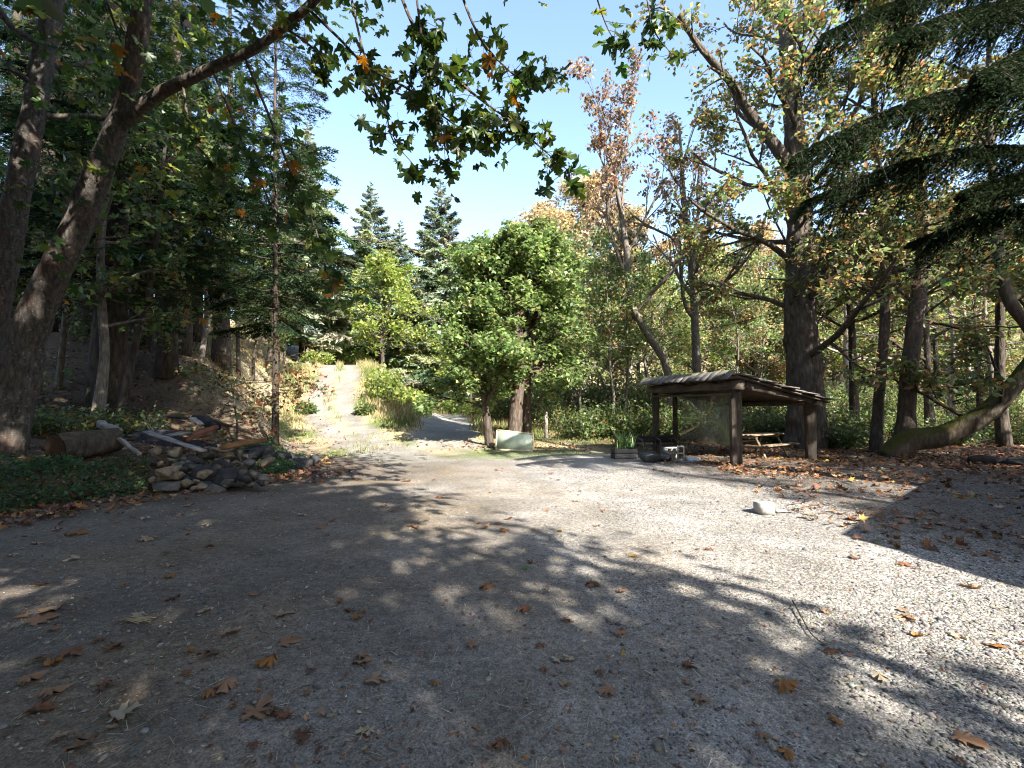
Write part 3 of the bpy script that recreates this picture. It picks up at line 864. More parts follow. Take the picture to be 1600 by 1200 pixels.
# ------------------------------------------------------------------ centre
P_cent = dict(levels=2, limbs=46, kids=(6, 5), ang=(.75, .8), ratio=(.5, .5), lift=(.02, -.02, -.05), leaf_n=22, leaf_sp=.15, leaf=.17, shape=LOBE, pal=[tuple(np.array(c) * 1.4) for c in GREEN], pw=(3, 4, 3, 2), jit=.3, rise=lambda t: .1 + .75 * t, len=lambda t: 3.15 * math.sin(math.pi * min(1, max(0.12, (t - .1) / .95) ** .75)) ** .6 * .95, rough=.1, sides=10, up=.9, spread=.55)
P_cent['from'] = .28
b, rows = px_trunk([(803, 672, 19.2, 24), (808, 620, 19.1, 20), (812, 560, 19.1, 17), (806, 480, 19.0, 13), (802, 440, 19.0, 7), (800, 405, 19, 3)])
broad_tree('maple_tree', 'full green maple in the middle of the clearing behind the pale panel', b, rows, P_cent, 71, 'bark_red')
P_c2 = dict(P_cent, limbs=17, kids=(5, 5), len=lambda t: 2.3 * (1.15 - .6 * t)); P_c2['from'] = .3
b, rows = px_trunk([(765, 692, 18.0, 15), (761, 655, 18.0, 12), (757, 620, 18.0, 10), (755, 560, 18.0, 8), (754, 500, 18, 4)])
broad_tree('maple_tree', 'smaller dark-stemmed maple left of the full green maple', b, rows, P_c2, 72, 'bark_fir')
P_c3 = dict(P_cent, limbs=14, kids=(5, 5), len=lambda t: 2.4 * (1.15 - .6 * t)); P_c3['from'] = .4
b, rows = px_trunk([(823, 676, 19.8, 15), (824, 630, 19.8, 13), (826, 560, 19.8, 10), (838, 480, 19.8, 8), (850, 420, 19.8, 4)])
broad_tree('maple_tree', 'second stem close to the right of the full green maple', b, rows, P_c3, 73, 'bark_red')

# far conifers beyond the track
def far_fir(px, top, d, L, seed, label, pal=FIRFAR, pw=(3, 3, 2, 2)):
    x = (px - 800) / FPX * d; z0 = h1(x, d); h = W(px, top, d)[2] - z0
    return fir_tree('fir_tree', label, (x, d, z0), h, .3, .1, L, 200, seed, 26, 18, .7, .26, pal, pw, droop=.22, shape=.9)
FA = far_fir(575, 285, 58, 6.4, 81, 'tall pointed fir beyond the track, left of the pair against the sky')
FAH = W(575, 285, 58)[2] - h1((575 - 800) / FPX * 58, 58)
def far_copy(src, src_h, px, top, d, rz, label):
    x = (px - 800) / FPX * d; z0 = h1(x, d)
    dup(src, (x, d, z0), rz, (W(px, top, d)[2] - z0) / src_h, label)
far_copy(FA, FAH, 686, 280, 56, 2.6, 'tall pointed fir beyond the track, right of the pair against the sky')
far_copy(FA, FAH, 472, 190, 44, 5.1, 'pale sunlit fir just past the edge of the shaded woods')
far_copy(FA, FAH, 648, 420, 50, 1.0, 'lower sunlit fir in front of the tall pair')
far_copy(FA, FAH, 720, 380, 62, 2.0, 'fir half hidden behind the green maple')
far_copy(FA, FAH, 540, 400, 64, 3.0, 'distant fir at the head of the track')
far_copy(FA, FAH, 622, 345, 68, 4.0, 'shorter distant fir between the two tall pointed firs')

P_mid = dict(levels=2, limbs=26, kids=(5, 4), ang=(.7, .8), ratio=(.5, .5), lift=(.04, .0, -.04), leaf_n=13, leaf_sp=.3, leaf=.34, pal=YGREEN, pw=(3, 4, 2, 2), rise=lambda t: .2 + .8 * t, len=lambda t: 4.0 * math.sin(math.pi * min(1, max(.1, (t - .05)) ** .8)) ** .6, rough=.08, sides=8, bare=True)
P_mid['from'] = .2
x = (600 - 800) / FPX * 44
mid_a = broad_tree('yellow_green_maple', 'yellow-green maple beyond the grassy hump', onground(x, 44), straight(10.5, .22, (0, 0), .2, 3), P_mid, 91, 'bark_fir')
dup(mid_a, onground((520 - 800) / FPX * 52, 52), 2.0, .75, 'small yellow-green tree at the crest of the track')
dup(mid_a, onground((490 - 800) / FPX * 50, 50), 4.0, .62, 'round bright shrubby tree left of the track crest')
dup(mid_a, onground((555 - 800) / FPX * 56, 56), 1.0, .8, 'leafy tree just right of the track crest')
dup(mid_a, onground((668 - 800) / FPX * 50, 50), 3.0, .7, 'leafy tree under the tall fir, left of the green maple')
dup(mid_a, onground((735 - 800) / FPX * 42, 42), 5.0, .75, 'pale leafy tree peeping out behind the green maple')
P_tan = dict(P_mid, pal=TAN, pw=(4, 3, 2, 2, 2), leaf=.28, leaf_n=24, limbs=34, len=lambda t: 4.6 * math.sin(math.pi * min(1, max(.1, (t - .05)) ** .8)) ** .6)
x = (915 - 800) / FPX * 36
tan_a = broad_tree('tan_tree', 'tall tree with tan and orange foliage behind the green maple', onground(x, 36), straight(17, .26, (.0, 0), .25, 4), P_tan, 92, 'bark_pale')
dup(tan_a, onground((850 - 800) / FPX * 42, 42), 3.3, 1.0, 'tan-leaved tree showing just above the green maple crown')
dup(tan_a, onground((1190 - 800) / FPX * 36, 36), 5.3, .8, 'tan-leaved tree left of the huge maple trunk')
dup(tan_a, onground((1340 - 800) / FPX * 42, 42), .3, .95, 'tan-leaved tree right of the huge maple trunk')
dup(tan_a, onground((1500 - 800) / FPX * 44, 44), 1.3, .95, 'tan-leaved tree above the mossy trunk')
dup(tan_a, onground((985 - 800) / FPX * 40, 40), 2.2, .95, 'tan-leaved tree behind the sparse rusty trees')
dup(tan_a, onground((1120 - 800) / FPX * 44, 44), 4.2, .85, 'tan-leaved tree on the slope behind the shelter')

# ------------------------------------------------------------------ right: sparse rusty trees, the great maple, trunks
P_sp = dict(levels=3, limbs=13, kids=(4, 4, 3), ang=(.45, .5, .6), ratio=(.55, .55, .5), lift=(.10, .08, .04, .0), leaf_n=7.5, leaf_sp=.13, leaf=.2, pal=RUSTY, pw=(4, 3, 3, 2, 1), jit=.35, rise=lambda t: .55 + .5 * t, len=lambda t: 5.4 * (1.2 - .75 * t), rough=.1, sides=10, spread=.9, up=.4, droop=.9, wob=.1)
P_sp['from'] = .3
b, rows = px_trunk([(1050, 640, 22.5, 13), (1042, 575, 22.4, 13), (1010, 520, 22.2, 12), (986, 468, 22.0, 12), (979, 390, 22, 10), (968, 320, 22, 8), (957, 250, 22, 5), (950, 185, 22, 2)])
broad_tree('sparse_maple', 'tall sparse maple with rusty curled leaves and kinked trunk behind the shelter', b, rows, P_sp, 101, 'bark_thin')
b, rows = px_trunk([(1092, 650, 23, 15), (1088, 560, 23, 14), (1084, 470, 23, 12), (1078, 400, 23, 10), (1070, 320, 23, 7), (1062, 200, 23, 3)])
broad_tree('sparse_maple', 'fan-shaped sparse tree with near-bare upright branches above the shelter', b, rows, dict(P_sp, leaf_n=5.0, pal=RUSTY + GREEN[:2], pw=(3, 2, 4, 2, .5, 2, 2)), 102, 'bark_thin')
P_gr = dict(levels=3, limbs=24, kids=(4, 4, 3), ang=(.7, .7, .7), ratio=(.55, .5, .5), lift=(.03, .0, -.03, -.05), leaf_n=12, leaf_sp=.17, leaf=.2, shape=KITE, pal=GREEN + AUTUMN, pw=(3, 4, 4, 3.5, 2.2, 2.4, 1.6, 2, 1.8), jit=.3, rise=lambda t: .25 + .5 * t, len=lambda t: 5.0 * (1.15 - .5 * t), rough=.16, sides=18, spread=.8)
P_gr['from'] = .28
b, rows = px_trunk([(1262, 705, 18, 78), (1260, 660, 18, 62), (1256, 590, 18, 56), (1252, 480, 18, 52), (1250, 380, 18, 44), (1246, 280, 18, 38), (1238, 160, 18, 32), (1228, 40, 18, 25), (1222, -120, 18, 14)])
def rel(px, py, d, b): return W(px, py, d) - np.array(b)
p0 = rel(1235, 262, 17.9, b); p1 = rel(1090, 66, 17.0, b)
great = broad_tree('great_maple', 'huge old maple with furrowed trunk and yellowing crown behind the shelter', b, rows, dict(P_gr, sides=60, rings=12, furrow=.2), 103, 'bark_big', extra_limbs=[(p0, p1 - p0, 7.0, .24), (rel(1245, 330, 18, b), np.array([-.8, -.3, .35]), 5.0, .1), (rel(1247, 360, 17.8, b), np.array([-.2, -1, .3]), 4.2, .07), (rel(1250, 250, 17.8, b), np.array([.3, -1, .35]), 4.5, .08), (rel(1243, 180, 17.8, b), np.array([-.4, -.9, .3]), 4.2, .07), (rel(1240, 120, 17.8, b), np.array([.4, -.9, .3]), 4.0, .07), (rel(1252, 430, 17.8, b), np.array([.5, -.8, .2]), 3.4, .05), (rel(1250, 400, 17.8, b), np.array([-.7, -.6, .15]), 3.4, .05)])
P_r = dict(P_gr, limbs=14, sides=12, len=lambda t: 3.4 * (1.15 - .5 * t), leaf_n=11); P_r['from'] = .34
b, rows = px_trunk([(1368, 702, 16.6, 24), (1372, 640, 16.6, 19), (1380, 540, 16.6, 18), (1384, 440, 16.6, 16), (1376, 330, 16.6, 14), (1368, 200, 16.6, 12), (1362, 60, 16.6, 9), (1360, -80, 16.6, 4)])
broad_tree('maple', 'straight brown trunk standing right of the shelter', b, rows, dict(P_r, sides=30, rings=9, furrow=.12), 104, 'bark_red')
b, rows = px_trunk([(1412, 705, 15.8, 44), (1416, 660, 15.8, 31), (1420, 590, 15.8, 28), (1430, 500, 15.9, 28), (1440, 420, 16, 24), (1442, 330, 16, 20), (1432, 220, 16, 16), (1425, 90, 16, 11), (1420, -60, 16, 5)])
broad_tree('maple', 'upright brown maple trunk rising from the foot of the mossy leaning trunk', b, rows, dict(P_r, sides=30, rings=9, furrow=.12), 105, 'bark_red')
b, rows = px_trunk([(1385, 706, 15.2, 40), (1420, 690, 15.1, 42), (1475, 680, 14.9, 42), (1530, 652, 14.6, 40), (1575, 612, 14.3, 36), (1625, 545, 14.0, 32), (1670, 440, 13.8, 27), (1690, 300, 13.8, 20), (1700, 120, 13.8, 10)])
broad_tree('mossy_maple', 'mossy trunk sprawling almost flat over the litter before curving upward', b, rows, dict(P_r, limbs=7, sides=30, rings=9, furrow=.12), 106, 'bark_moss')
b, rows = px_trunk([(1680, 690, 12.5, 34), (1655, 600, 12.5, 28), (1610, 515, 12.6, 26), (1578, 470, 12.7, 25), (1562, 410, 12.8, 22), (1556, 330, 12.8, 20), (1548, 220, 12.8, 15), (1545, 80, 12.8, 9), (1545, -60, 12.8, 4)])
broad_tree('crooked_maple', 'crooked trunk bending in from the right edge above the mossy trunk', b, rows, dict(P_r, limbs=9), 107, 'bark_moss')
for i, (px, d, w, h, lab) in enumerate([(1566, 18, 16, 11, 'thin upright trunk behind the mossy leaning trunk'), (1453, 23, 13, 10, 'slim trunk between the upright maple and the mossy trunk'), (1335, 20, 14, 12, 'dark trunk half hidden right of the huge maple'),
        (1488, 27, 10, 9, 'pale slim stem beyond the mossy trunk'), (1515, 30, 9, 9, 'far pale stem on the sunny slope at right'), (1323, 26, 11, 9, 'pale thin stem seen right of the shelter roof'), (1547, 25, 11, 10, 'grey stem close behind the thin upright trunk')]):
    x = (px - 800) / FPX * d
    broad_tree('slim_tree', lab, onground(x, d), straight(h, w * d / FPX / 2, (0, 0), .1, i + 30), dict(P_r, limbs=9, sides=8, levels=2, kids=(4, 4), leaf_n=9), 110 + i, ('bark_fir', 'bark_fir', 'bark_fir', 'bark_pale', 'bark_pale', 'bark_pale', 'bark_thin')[i])
# thin leafy stems between the green maple and the shelter
P_thin = dict(P_r, limbs=16, sides=7, levels=2, kids=(4, 4), leaf_n=11, leaf=.18, pal=[tuple(np.array(c) * 1.3) for c in GREEN] + [(.2, .17, .05), (.24, .13, .05)], pw=(3, 3, 3, 3, .6, .4), len=lambda t: 2.2 * (1.15 - .5 * t)); P_thin['from'] = .3
for i, (px, d, h, lean, lab) in enumerate([(853, 20.5, 2.2, 0, None), (912, 23, 8.5, .0, 'thin grey stem first to the right of the green maple'), (934, 26, 9.5, .03, 'leafy thin stem between green maple and planter'), (952, 21.5, 7.5, -.02, 'leafy stem rising behind the planter box'),
        (974, 24, 9, .04, 'thin stem leaning towards the shelter'), (1002, 27, 9.5, .06, 'tilted stem behind the shelter left post'), (890, 28, 10, 0, 'leafy tree behind the right flank of the green maple'), (1150, 26, 9, -.03, 'leafy stem behind the middle of the shelter roof'), (1190, 29, 10, .02, 'leafy stem between shelter roof and huge maple')]):
    x = (px - 800) / FPX * d
    if lab is None:
        mb = MB(); tube(mb, smooth_path([(0, 0, -.2), (.01, 0, .5), (-.01, 0, .95), (0, 0, 1.12)], 8), [.085, .08, .075, .075, .07, .07, .07, .065], 9, .15)
        tag(mb.build('wooden_post', M['bark_pale'], smooth=True), 'short pale weathered post right of the green maple', 'post')
        bpy.data.objects['wooden_post'].location = onground(x, d)
        continue
    broad_tree('thin_tree', lab, onground(x, d), straight(h, .085, (lean, 0), .15, i + 60), P_thin, 130 + i, 'bark_thin')

# near fir just outside the right edge, its dark boughs hang into the view
FX, FY = 9.6, 7.4
rng = np.random.default_rng(222)
nf = empty('near_fir', onground(FX, FY), 0, 'near fir whose dark drooping boughs hang in from the upper right', 'tree')
tm, cm = MB(), MB()
tube(tm, smooth_path(straight(15, .3, (0, 0), .05, 2, 6, .1), 18)[:, :3], np.linspace(.34, .05, 18), 12, .15)
def add_bough(root_z, tip, seed, twigs=270, needles=82, wid=.12):
    rg = np.random.default_rng(seed)
    p0 = np.array([0, 0, root_z]); tv = np.array(tip, float) - np.array([FX, FY, h1(FX, FY)]) - p0
    L = np.linalg.norm(tv)
    V, T, axis, stems = bough(1.0, rg, twigs, needles, .064 / L, .023 / L, .0, wid, .75, .2, .0012, .5)
    x = norm(tv); y = norm(np.cross((0, 0, 1), x)); z = np.cross(x, y)
    Rm = np.column_stack([x, y, z])
    def tf(A):
        B = A @ Rm.T * L + p0; B[:, 2] += .10 * L * np.sin(np.clip(A[:, 0], 0, 1) * math.pi); return B
    c = np.array(FIRC)[rg.choice(3, len(V) // 3)] * rg.uniform(.3, .75, (len(V) // 3, 1))  # needle colour darkened to put shade onto these boughs
    cm.add(tf(V), T, None, np.repeat(c, 3, 0))
    st = tf(stems); tm.add(st, np.arange(len(st)).reshape(-1, 3))
    tube(tm, tf(axis), np.linspace(.03, .006, 5), 5, cap=False)
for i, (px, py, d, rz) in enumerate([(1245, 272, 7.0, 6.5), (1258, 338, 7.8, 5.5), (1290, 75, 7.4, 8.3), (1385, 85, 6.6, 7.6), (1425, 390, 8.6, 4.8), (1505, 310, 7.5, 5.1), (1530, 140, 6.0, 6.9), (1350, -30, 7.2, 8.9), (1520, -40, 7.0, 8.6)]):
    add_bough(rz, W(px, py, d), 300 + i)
pr = [bough(1.0, rng, 30, 26, .05, .008, .25) for _ in range(3)]
for i in range(54):
    z = 3.4 + 11.2 * (i / 54); az = rng.uniform(0, 6.28); L = 3.6 * (1 - z / 15.5) + .4
    if math.cos(az) < -.3 and z < 10: continue
    V, T, axis, stems = pr[i % 3]; c, s_ = math.cos(az), math.sin(az)
    Rm = np.array([[c, -s_, 0], [s_, c, 0], [0, 0, 1.0]])
    cm.add(V @ Rm.T * L + np.array([0, 0, z]), T, None, np.array(FIRC[i % 3])); tube(tm, axis @ Rm.T * L + np.array([0, 0, z]), np.linspace(.03, .006, 5), 3, cap=False)
tm.build('trunk', M['bark_fir'], nf, smooth=True); cm.build('crown', M['needle'], nf)

# the wood behind, right of the clearing and over the far slope
bgs = [(860, 46), (935, 50), (1035, 34), (1060, 52), (1180, 38), (1215, 50), (1290, 34), (1310, 46), (1400, 33), (1410, 48), (1480, 40), (1500, 56), (1585, 34), (1600, 48), (1260, 62), (1350, 60), (1450, 70), (1130, 64), (1010, 66), (940, 72), (1650, 40), (1560, 66), (1000, 44), (1090, 38), (1150, 46), (1240, 36), (1330, 38), (1440, 36), (1540, 40), (1380, 54), (1270, 48), (900, 56), (1620, 58)]
P_bg = dict(P_mid, pal=[tuple(np.array(c) * 1.35) for c in GREEN] + TAN[:3] + YGREEN[:2], pw=(2, 3, 3, 2, 2, 1.5, 1.5, 2, 2), leaf=.27, leaf_n=19, len=lambda t: 3.8 * math.sin(math.pi * min(1, max(.1, (t - .05)) ** .8)) ** .6)
x = (bgs[0][0] - 800) / FPX * bgs[0][1]
grp = 'mixed broadleaf trees on the slope behind the shelter'
bg_a = broad_tree('woodland_tree', 'mixed green and tan broadleaf tree in the background wood behind the shelter', onground(x, bgs[0][1]), straight(12, .17, (0, 0), .2, 8), P_bg, 95, 'bark_thin', grp)
for i, (px, d) in enumerate(bgs[1:]):
    dup(bg_a, onground((px - 800) / FPX * d, d), R.uniform(0, 6.28), R.uniform(.7, 1.1) * (1 if d < 55 else 1.15), bg_a['label'], grp)
for i, (px, d, s) in enumerate([(1465, 30, .5), (1390, 38, .62), (1230, 44, .7), (1580, 52, .75), (1530, 26, .42)]):
    src = fir_big
    dup(src, onground((px - 800) / FPX * d, d), i * 1.3, s, ['young fir with level twiggy boughs beyond the mossy trunk', 'fir behind the straight brown trunk', 'fir on the slope behind the huge maple', 'far fir on the slope at the right edge', 'small twiggy fir behind the thin upright trunk'][i])
for i, (px, d, s, lab) in enumerate([(5, 20, .85, 'fir just behind the twin maple stems at the left edge'), (140, 19.5, .9, 'fir crowding behind the pale slim trunk'), (90, 23, .95, 'fir in the second row of the left woods'), (280, 20.5, .8, 'fir filling the gap right of the grey-barked fir'), (175, 31, 1.0, 'fir in the third row of the left woods'),
        (250, 34, 1.0, 'fir behind the slim maple on the upper bank'), (385, 38, .75, 'short fir near the skyline above the cut bank')]):
    dup(fir_big, onground((px - 800) / FPX * d, d), i * 1.9 + .4, s, lab)
# left background beyond the woods
for i, (px, d, s, lab) in enumerate([(60, 36, 1.0, 'background fir high in the left woods, nearest the picture edge'), (200, 38, .95, 'background fir between trunks of the left woods'), (330, 42, .8, 'background fir low on the skyline left of the track')]):
    dup(fir_big, onground((px - 800) / FPX * d, d), i * 2.0, s, lab)

# trees and house behind and beside the camera that throw the shade over the yard
P_sh = dict(P_gr, levels=2, limbs=22, kids=(5, 5), leaf_n=7.5, leaf=.32, leaf_sp=.3, sides=10, len=lambda t: 4.2 * (1.1 - .45 * t), bare=True); P_sh['from'] = .3
sh = broad_tree('yard_maple', 'maple behind the viewpoint that shades the middle of the yard', onground(2.6, -4.8), straight(13, .25, (0, 0), .1, 5), P_sh, 97, 'bark_maple')
for i, (x, y, s, lab) in enumerate([(-1.0, -5.2, 1.0, 'maple directly behind the viewpoint'), (-6.0, -4.0, 1.05, 'maple behind the viewpoint towards the bank'), (1.6, -11.0, 1.15, 'second-row maple behind the viewpoint'), (-4.5, -11, 1.2, 'second-row maple behind the viewpoint near the bank'), (-10.5, 1.0, 1.05, 'maple on the bank out of view at the left'), (19.5, -4.0, .9, 'maple beyond the house that shades the shelter'), (-10, -8, 1.2, 'maple on the bank well behind the viewpoint'), (-4.2, -1.2, .95, 'unseen maple added beside the viewpoint to shade the left trunk'), (1.2, -2.6, .9, 'unseen maple added close behind the viewpoint to shade the left'), (-13, -3, 1.1, 'maple up the bank behind the viewpoint'), (-14, 5, 1.0, 'maple up the bank left of the view'), (-2.2, -4.6, 1.9, 'unseen giant maple added behind the viewpoint to shade the left woods'), (-9.5, -4.5, 1.8, 'unseen giant maple added towards the bank to shade the left woods'), (-6, 1.5, 1.35, 'tall maple leaning over the left of the yard'), (19.5, 3.6, 1.05, 'unseen maple added beside the house to darken its shadow'), (6.2, -6.4, .85, 'unseen maple added to shade the lower right of the yard')]):
    dup(sh, onground(x, y), i * 1.7, s, lab)  # giants and infill maples are unseen, added to deepen the shade
dup(fir_big, onground(15.5, -6.0), 1.0, .8, 'fir behind the house that shades the shelter')
dup(fir_big, onground(17.5, 1.5), 2.0, .75, 'fir beside the house out of view at the right')
for i, (x, y, s) in enumerate([(-24, -14, .9), (-18, -18, 1.0), (-12, -16, .9), (-6, -19, 1.0), (0, -17, 1.1), (5, -20, 1.15), (-2, -9, 1.2), (10, -13.5, 1.2), (-7, -9, 1.1), (-11, -10, 1.1), (27, -14, .8), (30, -4, .8), (28, 6, .7), (21, 2, .9), (22, 8.5, .85), (18.5, 6.5, .75), (26, 14, .8), (23, -5, .9), (-26, -4, .9), (-22, 4, .9)]):  # unseen firs, added to block skylight and sun
    dup(fir_big, onground(x, y), i * 1.1, s, 'unseen fir added around the yard to deepen its shade', 'unseen firs added for shade')
house = empty('house', (0, 0, 0), 0, 'low house just out of view whose roof throws the angular shadow at right', 'house')
c0 = np.array([6.75, 1.8]); dB = norm([.74, .67]); dA = norm([.22, -.975])
def hp(a, b): q = c0 + dB * a + dA * b; return q
mb = MB()
for z in (3.45, 3.62): mb.add([(*hp(a, b), z + .0 * a) for a, b in ((0, 0), (9, 0), (9, 9), (0, 9))], None, [[0, 1, 2, 3]])
mb.q = [np.array([[0, 3, 2, 1], [4, 5, 6, 7], [0, 1, 5, 4], [1, 2, 6, 5], [2, 3, 7, 6], [3, 0, 4, 7]])]
mb.build('roof', M['roofing'], house)
mb = MB()
for z in (-.1, 3.45): mb.add([(*hp(a, b), z) for a, b in ((.5, .5), (8.5, .5), (8.5, 8.5), (.5, 8.5))])
mb.q = [np.array([[0, 1, 5, 4], [1, 2, 6, 5], [2, 3, 7, 6], [3, 0, 4, 7]])]
mb.build('wall', M['siding'], house)

# undergrowth
k = 0
for px, d, rx, rz, lab in [(905, 20.5, 1.1, 1.2, 'leafy bush at the wood edge right of the pale post'), (940, 21, 1.2, 1.5, 'leafy bush behind the planter'), (985, 20.5, 1.2, 1.5, 'leafy bush left of the shelter'), (1035, 20, 1.2, 1.4, 'leafy bush behind the shelter left post'),
        (1090, 20, 1.3, 1.5, 'leafy bush seen through the dusty pane'), (1135, 20.5, 1.3, 1.4, 'leafy bush behind the front shelter post'), (1185, 19.8, 1.2, 1.5, 'leafy bush behind the picnic table'), (1230, 19.2, .9, 1.1, 'low bush at the foot of the huge maple'),
        (1305, 17.6, 1.0, 1.2, 'dense bush right of the shelter corner post'), (1345, 18.4, 1.0, 1.5, 'bush left of the straight brown trunk'), (1480, 19, 1.2, .9, 'low bush behind the mossy trunk'), (1520, 22, 1.3, 1.1, 'bush on the slope behind the mossy trunk'), (1590, 19, 1.2, 1.1, 'bush at the right edge behind the litter'),
        (1395, 21, 1.2, 1.3, 'bush glimpsed between the two brown trunks'), (870, 23, 1.2, 1.6, 'dark bush behind the pale post'), (1440, 25, 1.4, 1.3, 'bush with yellowing leaves beyond the upright maple')]:
    pal = GREEN + [(.26, .2, .05), (.3, .14, .05)]
    shrub('bush', lab, onground((px - 800) / FPX * d, d), rx, rz, 34, 1500, .15, pal, (4, 4, 3, 2, .3 + .9 * (k > 10), .15 + .4 * (k > 10)), 400 + k); k += 1
for px, d, rx, rz, lab, pal, pw in [(598, 27, 1.1, 2.1, 'tall pale-green bush on the grassy hump beside the track', YGREEN, (3, 3, 1, 2)), (636, 28.5, 1.1, .9, 'light green weeds on the slope of the grassy hump', YGREEN, (3, 3, 2, 1)), (640, 31, 1.0, .8, 'low green bush at the foot of the grassy hump', YGREEN, (3, 3, 2, 1)),
        (715, 41, 1.5, 1.5, 'green bush at the bend of the level track', YGREEN, (3, 2, 1, 3)), (572, 24.5, .5, .4, 'dark green weed clump at the right rim of the track', GREEN, (2, 3, 2, 2)), (478, 24.5, .45, .5, 'green weed clump in the ditch left of the track', GREEN, (2, 3, 2, 2)), (530, 47, 1.8, 1.8, 'bright bush at the crest of the track', YGREEN, (3, 3, 2, 1)), (560, 49, 2.0, 1.8, 'leafy bush right of the track crest', YGREEN, (3, 3, 2, 1)),
        (495, 42, 1.4, 1.2, 'bright bush left of the track crest', YGREEN, (3, 3, 2, 1)), (750, 36, 1.5, 1.3, 'sunlit bush left of the dark-stemmed maple', YGREEN, (3, 3, 2, 1)), (785, 31, 1.5, 1.4, 'sunlit bush seen between the maple stems', YGREEN, (3, 3, 2, 1))]:
    shrub('bush', lab, onground((px - 800) / FPX * d, d), rx, rz, 40, 1500, .13 + .003 * d, pal, pw, 430 + k); k += 1
row2 = shrub('tall_bush', 'tall leafy thicket bush in the wood behind the shelter', onground((900 - 800) / FPX * 27, 27), 2.2, 3.4, 50, 2600, .2, GREEN + [(.26, .22, .07), (.24, .15, .06)], (3, 4, 4, 3, .6, .4), 499, 'thicket behind the shelter')
for i, (px, d, s) in enumerate([(960, 26, .9), (1015, 28, 1.05), (1070, 26, .85), (1125, 28, 1.0), (1200, 26, .9), (1300, 25, .8), (1350, 28, .9), (1405, 26, .7), (1470, 31, .9), (1530, 29, .8), (1590, 27, .8), (845, 27, .9), (800, 29, .9)]):
    dup(row2, onground((px - 800) / FPX * d, d), i * 1.3, s)
for px, d, rx, rz, lab in [(150, 17.5, 1.3, 1.0, 'shaded bush behind the massive fir base'), (240, 22, 1.5, 1.2, 'bush deep in the shaded woods'), (60, 20, 1.5, 1.4, 'tall shaded bush at the far left'), (110, 24, 1.6, 1.5, 'shaded bush further back at the far left'), (120, 11.2, .8, .7, 'shaded bush between the leaning maple and the sawn log'), (60, 10.8, .6, .6, 'shaded low bush at the foot of the leaning maple'), (215, 13, 1.0, .7, 'shaded bush at the foot of the leaning dark trunk'), (180, 11.6, .7, .5, 'low yellowing bush above the sawn log'), (20, 13, 1.0, 1.3, 'dark bush behind the leaning maple')]:
    shrub('bush', lab, onground((px - 800) / FPX * d, d), rx, rz, 22, 620, .11, GREEN + [(.24, .2, .05), (.2, .08, .03)], (4, 3, 2, 1, .5, .4), 470 + k); k += 1

# ------------------------------------------------------------------ solid helpers
def plank_mesh(L, w, t, seed=0, wob=.06, segs=6, taper=0.0, mat=None):
    """rough sawn piece along +x, centred across, bottom at z = 0"""
    rg = np.random.default_rng(seed)
    mb = MB(); V = []
    b = min(w, t) * .12
    for i in range(segs + 1):
        s = i / segs; ww = w * (1 - taper * s) / 2; x = L * s + (rg.normal(0, wob * .1) * L * .05 if i in (0, segs) else 0)
        l, r_ = -ww * (1 + rg.normal(0, wob)), ww * (1 + rg.normal(0, wob)); z0, z1 = t * rg.normal(0, wob * .4), t * (1 + rg.normal(0, wob))
        V += [(x, l, z0 + b), (x, l, z1 - b), (x, l + b, z1), (x, r_ - b, z1), (x, r_, z1 - b), (x, r_, z0 + b), (x, r_ - b, z0), (x, l + b, z0)]
    Q = []
    for i in range(segs):
        for j in range(8):
            k = (j + 1) % 8; Q.append((i * 8 + j, (i + 1) * 8 + j, (i + 1) * 8 + k, i * 8 + k))
    T = [(0, j, j + 1) for j in range(1, 7)] + [(segs * 8, segs * 8 + j + 1, segs * 8 + j) for j in range(1, 7)]
    mb.add(V, T, Q)
    me = mb.mesh('plank')
    if mat: me.materials.append(M[mat])
    return me

def plank(name, p0, p1, w, t, mat, parent=None, seed=0, up=(0, 0, 1), wob=.06, taper=0.0, segs=6):
    p0 = np.array(p0, float); p1 = np.array(p1, float)
    L = float(np.linalg.norm(p1 - p0))
    return link(name, plank_mesh(L, w, t, seed, wob, segs, taper, mat), None, parent, frame_mat(p0, p1 - p0, up))

def rock_mesh(seed, sx=1, sy=1, sz=1, col=(.12, .11, .1), sub=2):
    import bmesh
    rg = np.random.default_rng(seed)
    bm = bmesh.new()
    npt = 13 if sub < 3 else 60
    for p in norm(rg.normal(0, 1, (npt, 3))) * rg.uniform(.42, .5, (npt, 1)): bm.verts.new(np.sign(p) * np.abs(p) ** .8)
    bmesh.ops.convex_hull(bm, input=bm.verts)
    loose = [v for v in bm.verts if not v.link_faces]
    if loose: bmesh.ops.delete(bm, geom=loose, context='VERTS')
    bmesh.ops.triangulate(bm, faces=bm.faces)
    bmesh.ops.bevel(bm, geom=list(bm.edges), offset=.02, segments=1, affect='EDGES')
    bmesh.ops.triangulate(bm, faces=bm.faces)
    bm.verts.index_update()
    V = np.array([v.co[:] for v in bm.verts])
    V = V / np.ptp(V, axis=0) * np.array([sx, sy, sz])
    T = np.array([[v.index for v in f.verts] for f in bm.faces]); bm.free()
    mb = MB(); mb.add(V, T, None, np.array(col) * (1 + rg.normal(0, .06, (len(V), 1))))
    return mb

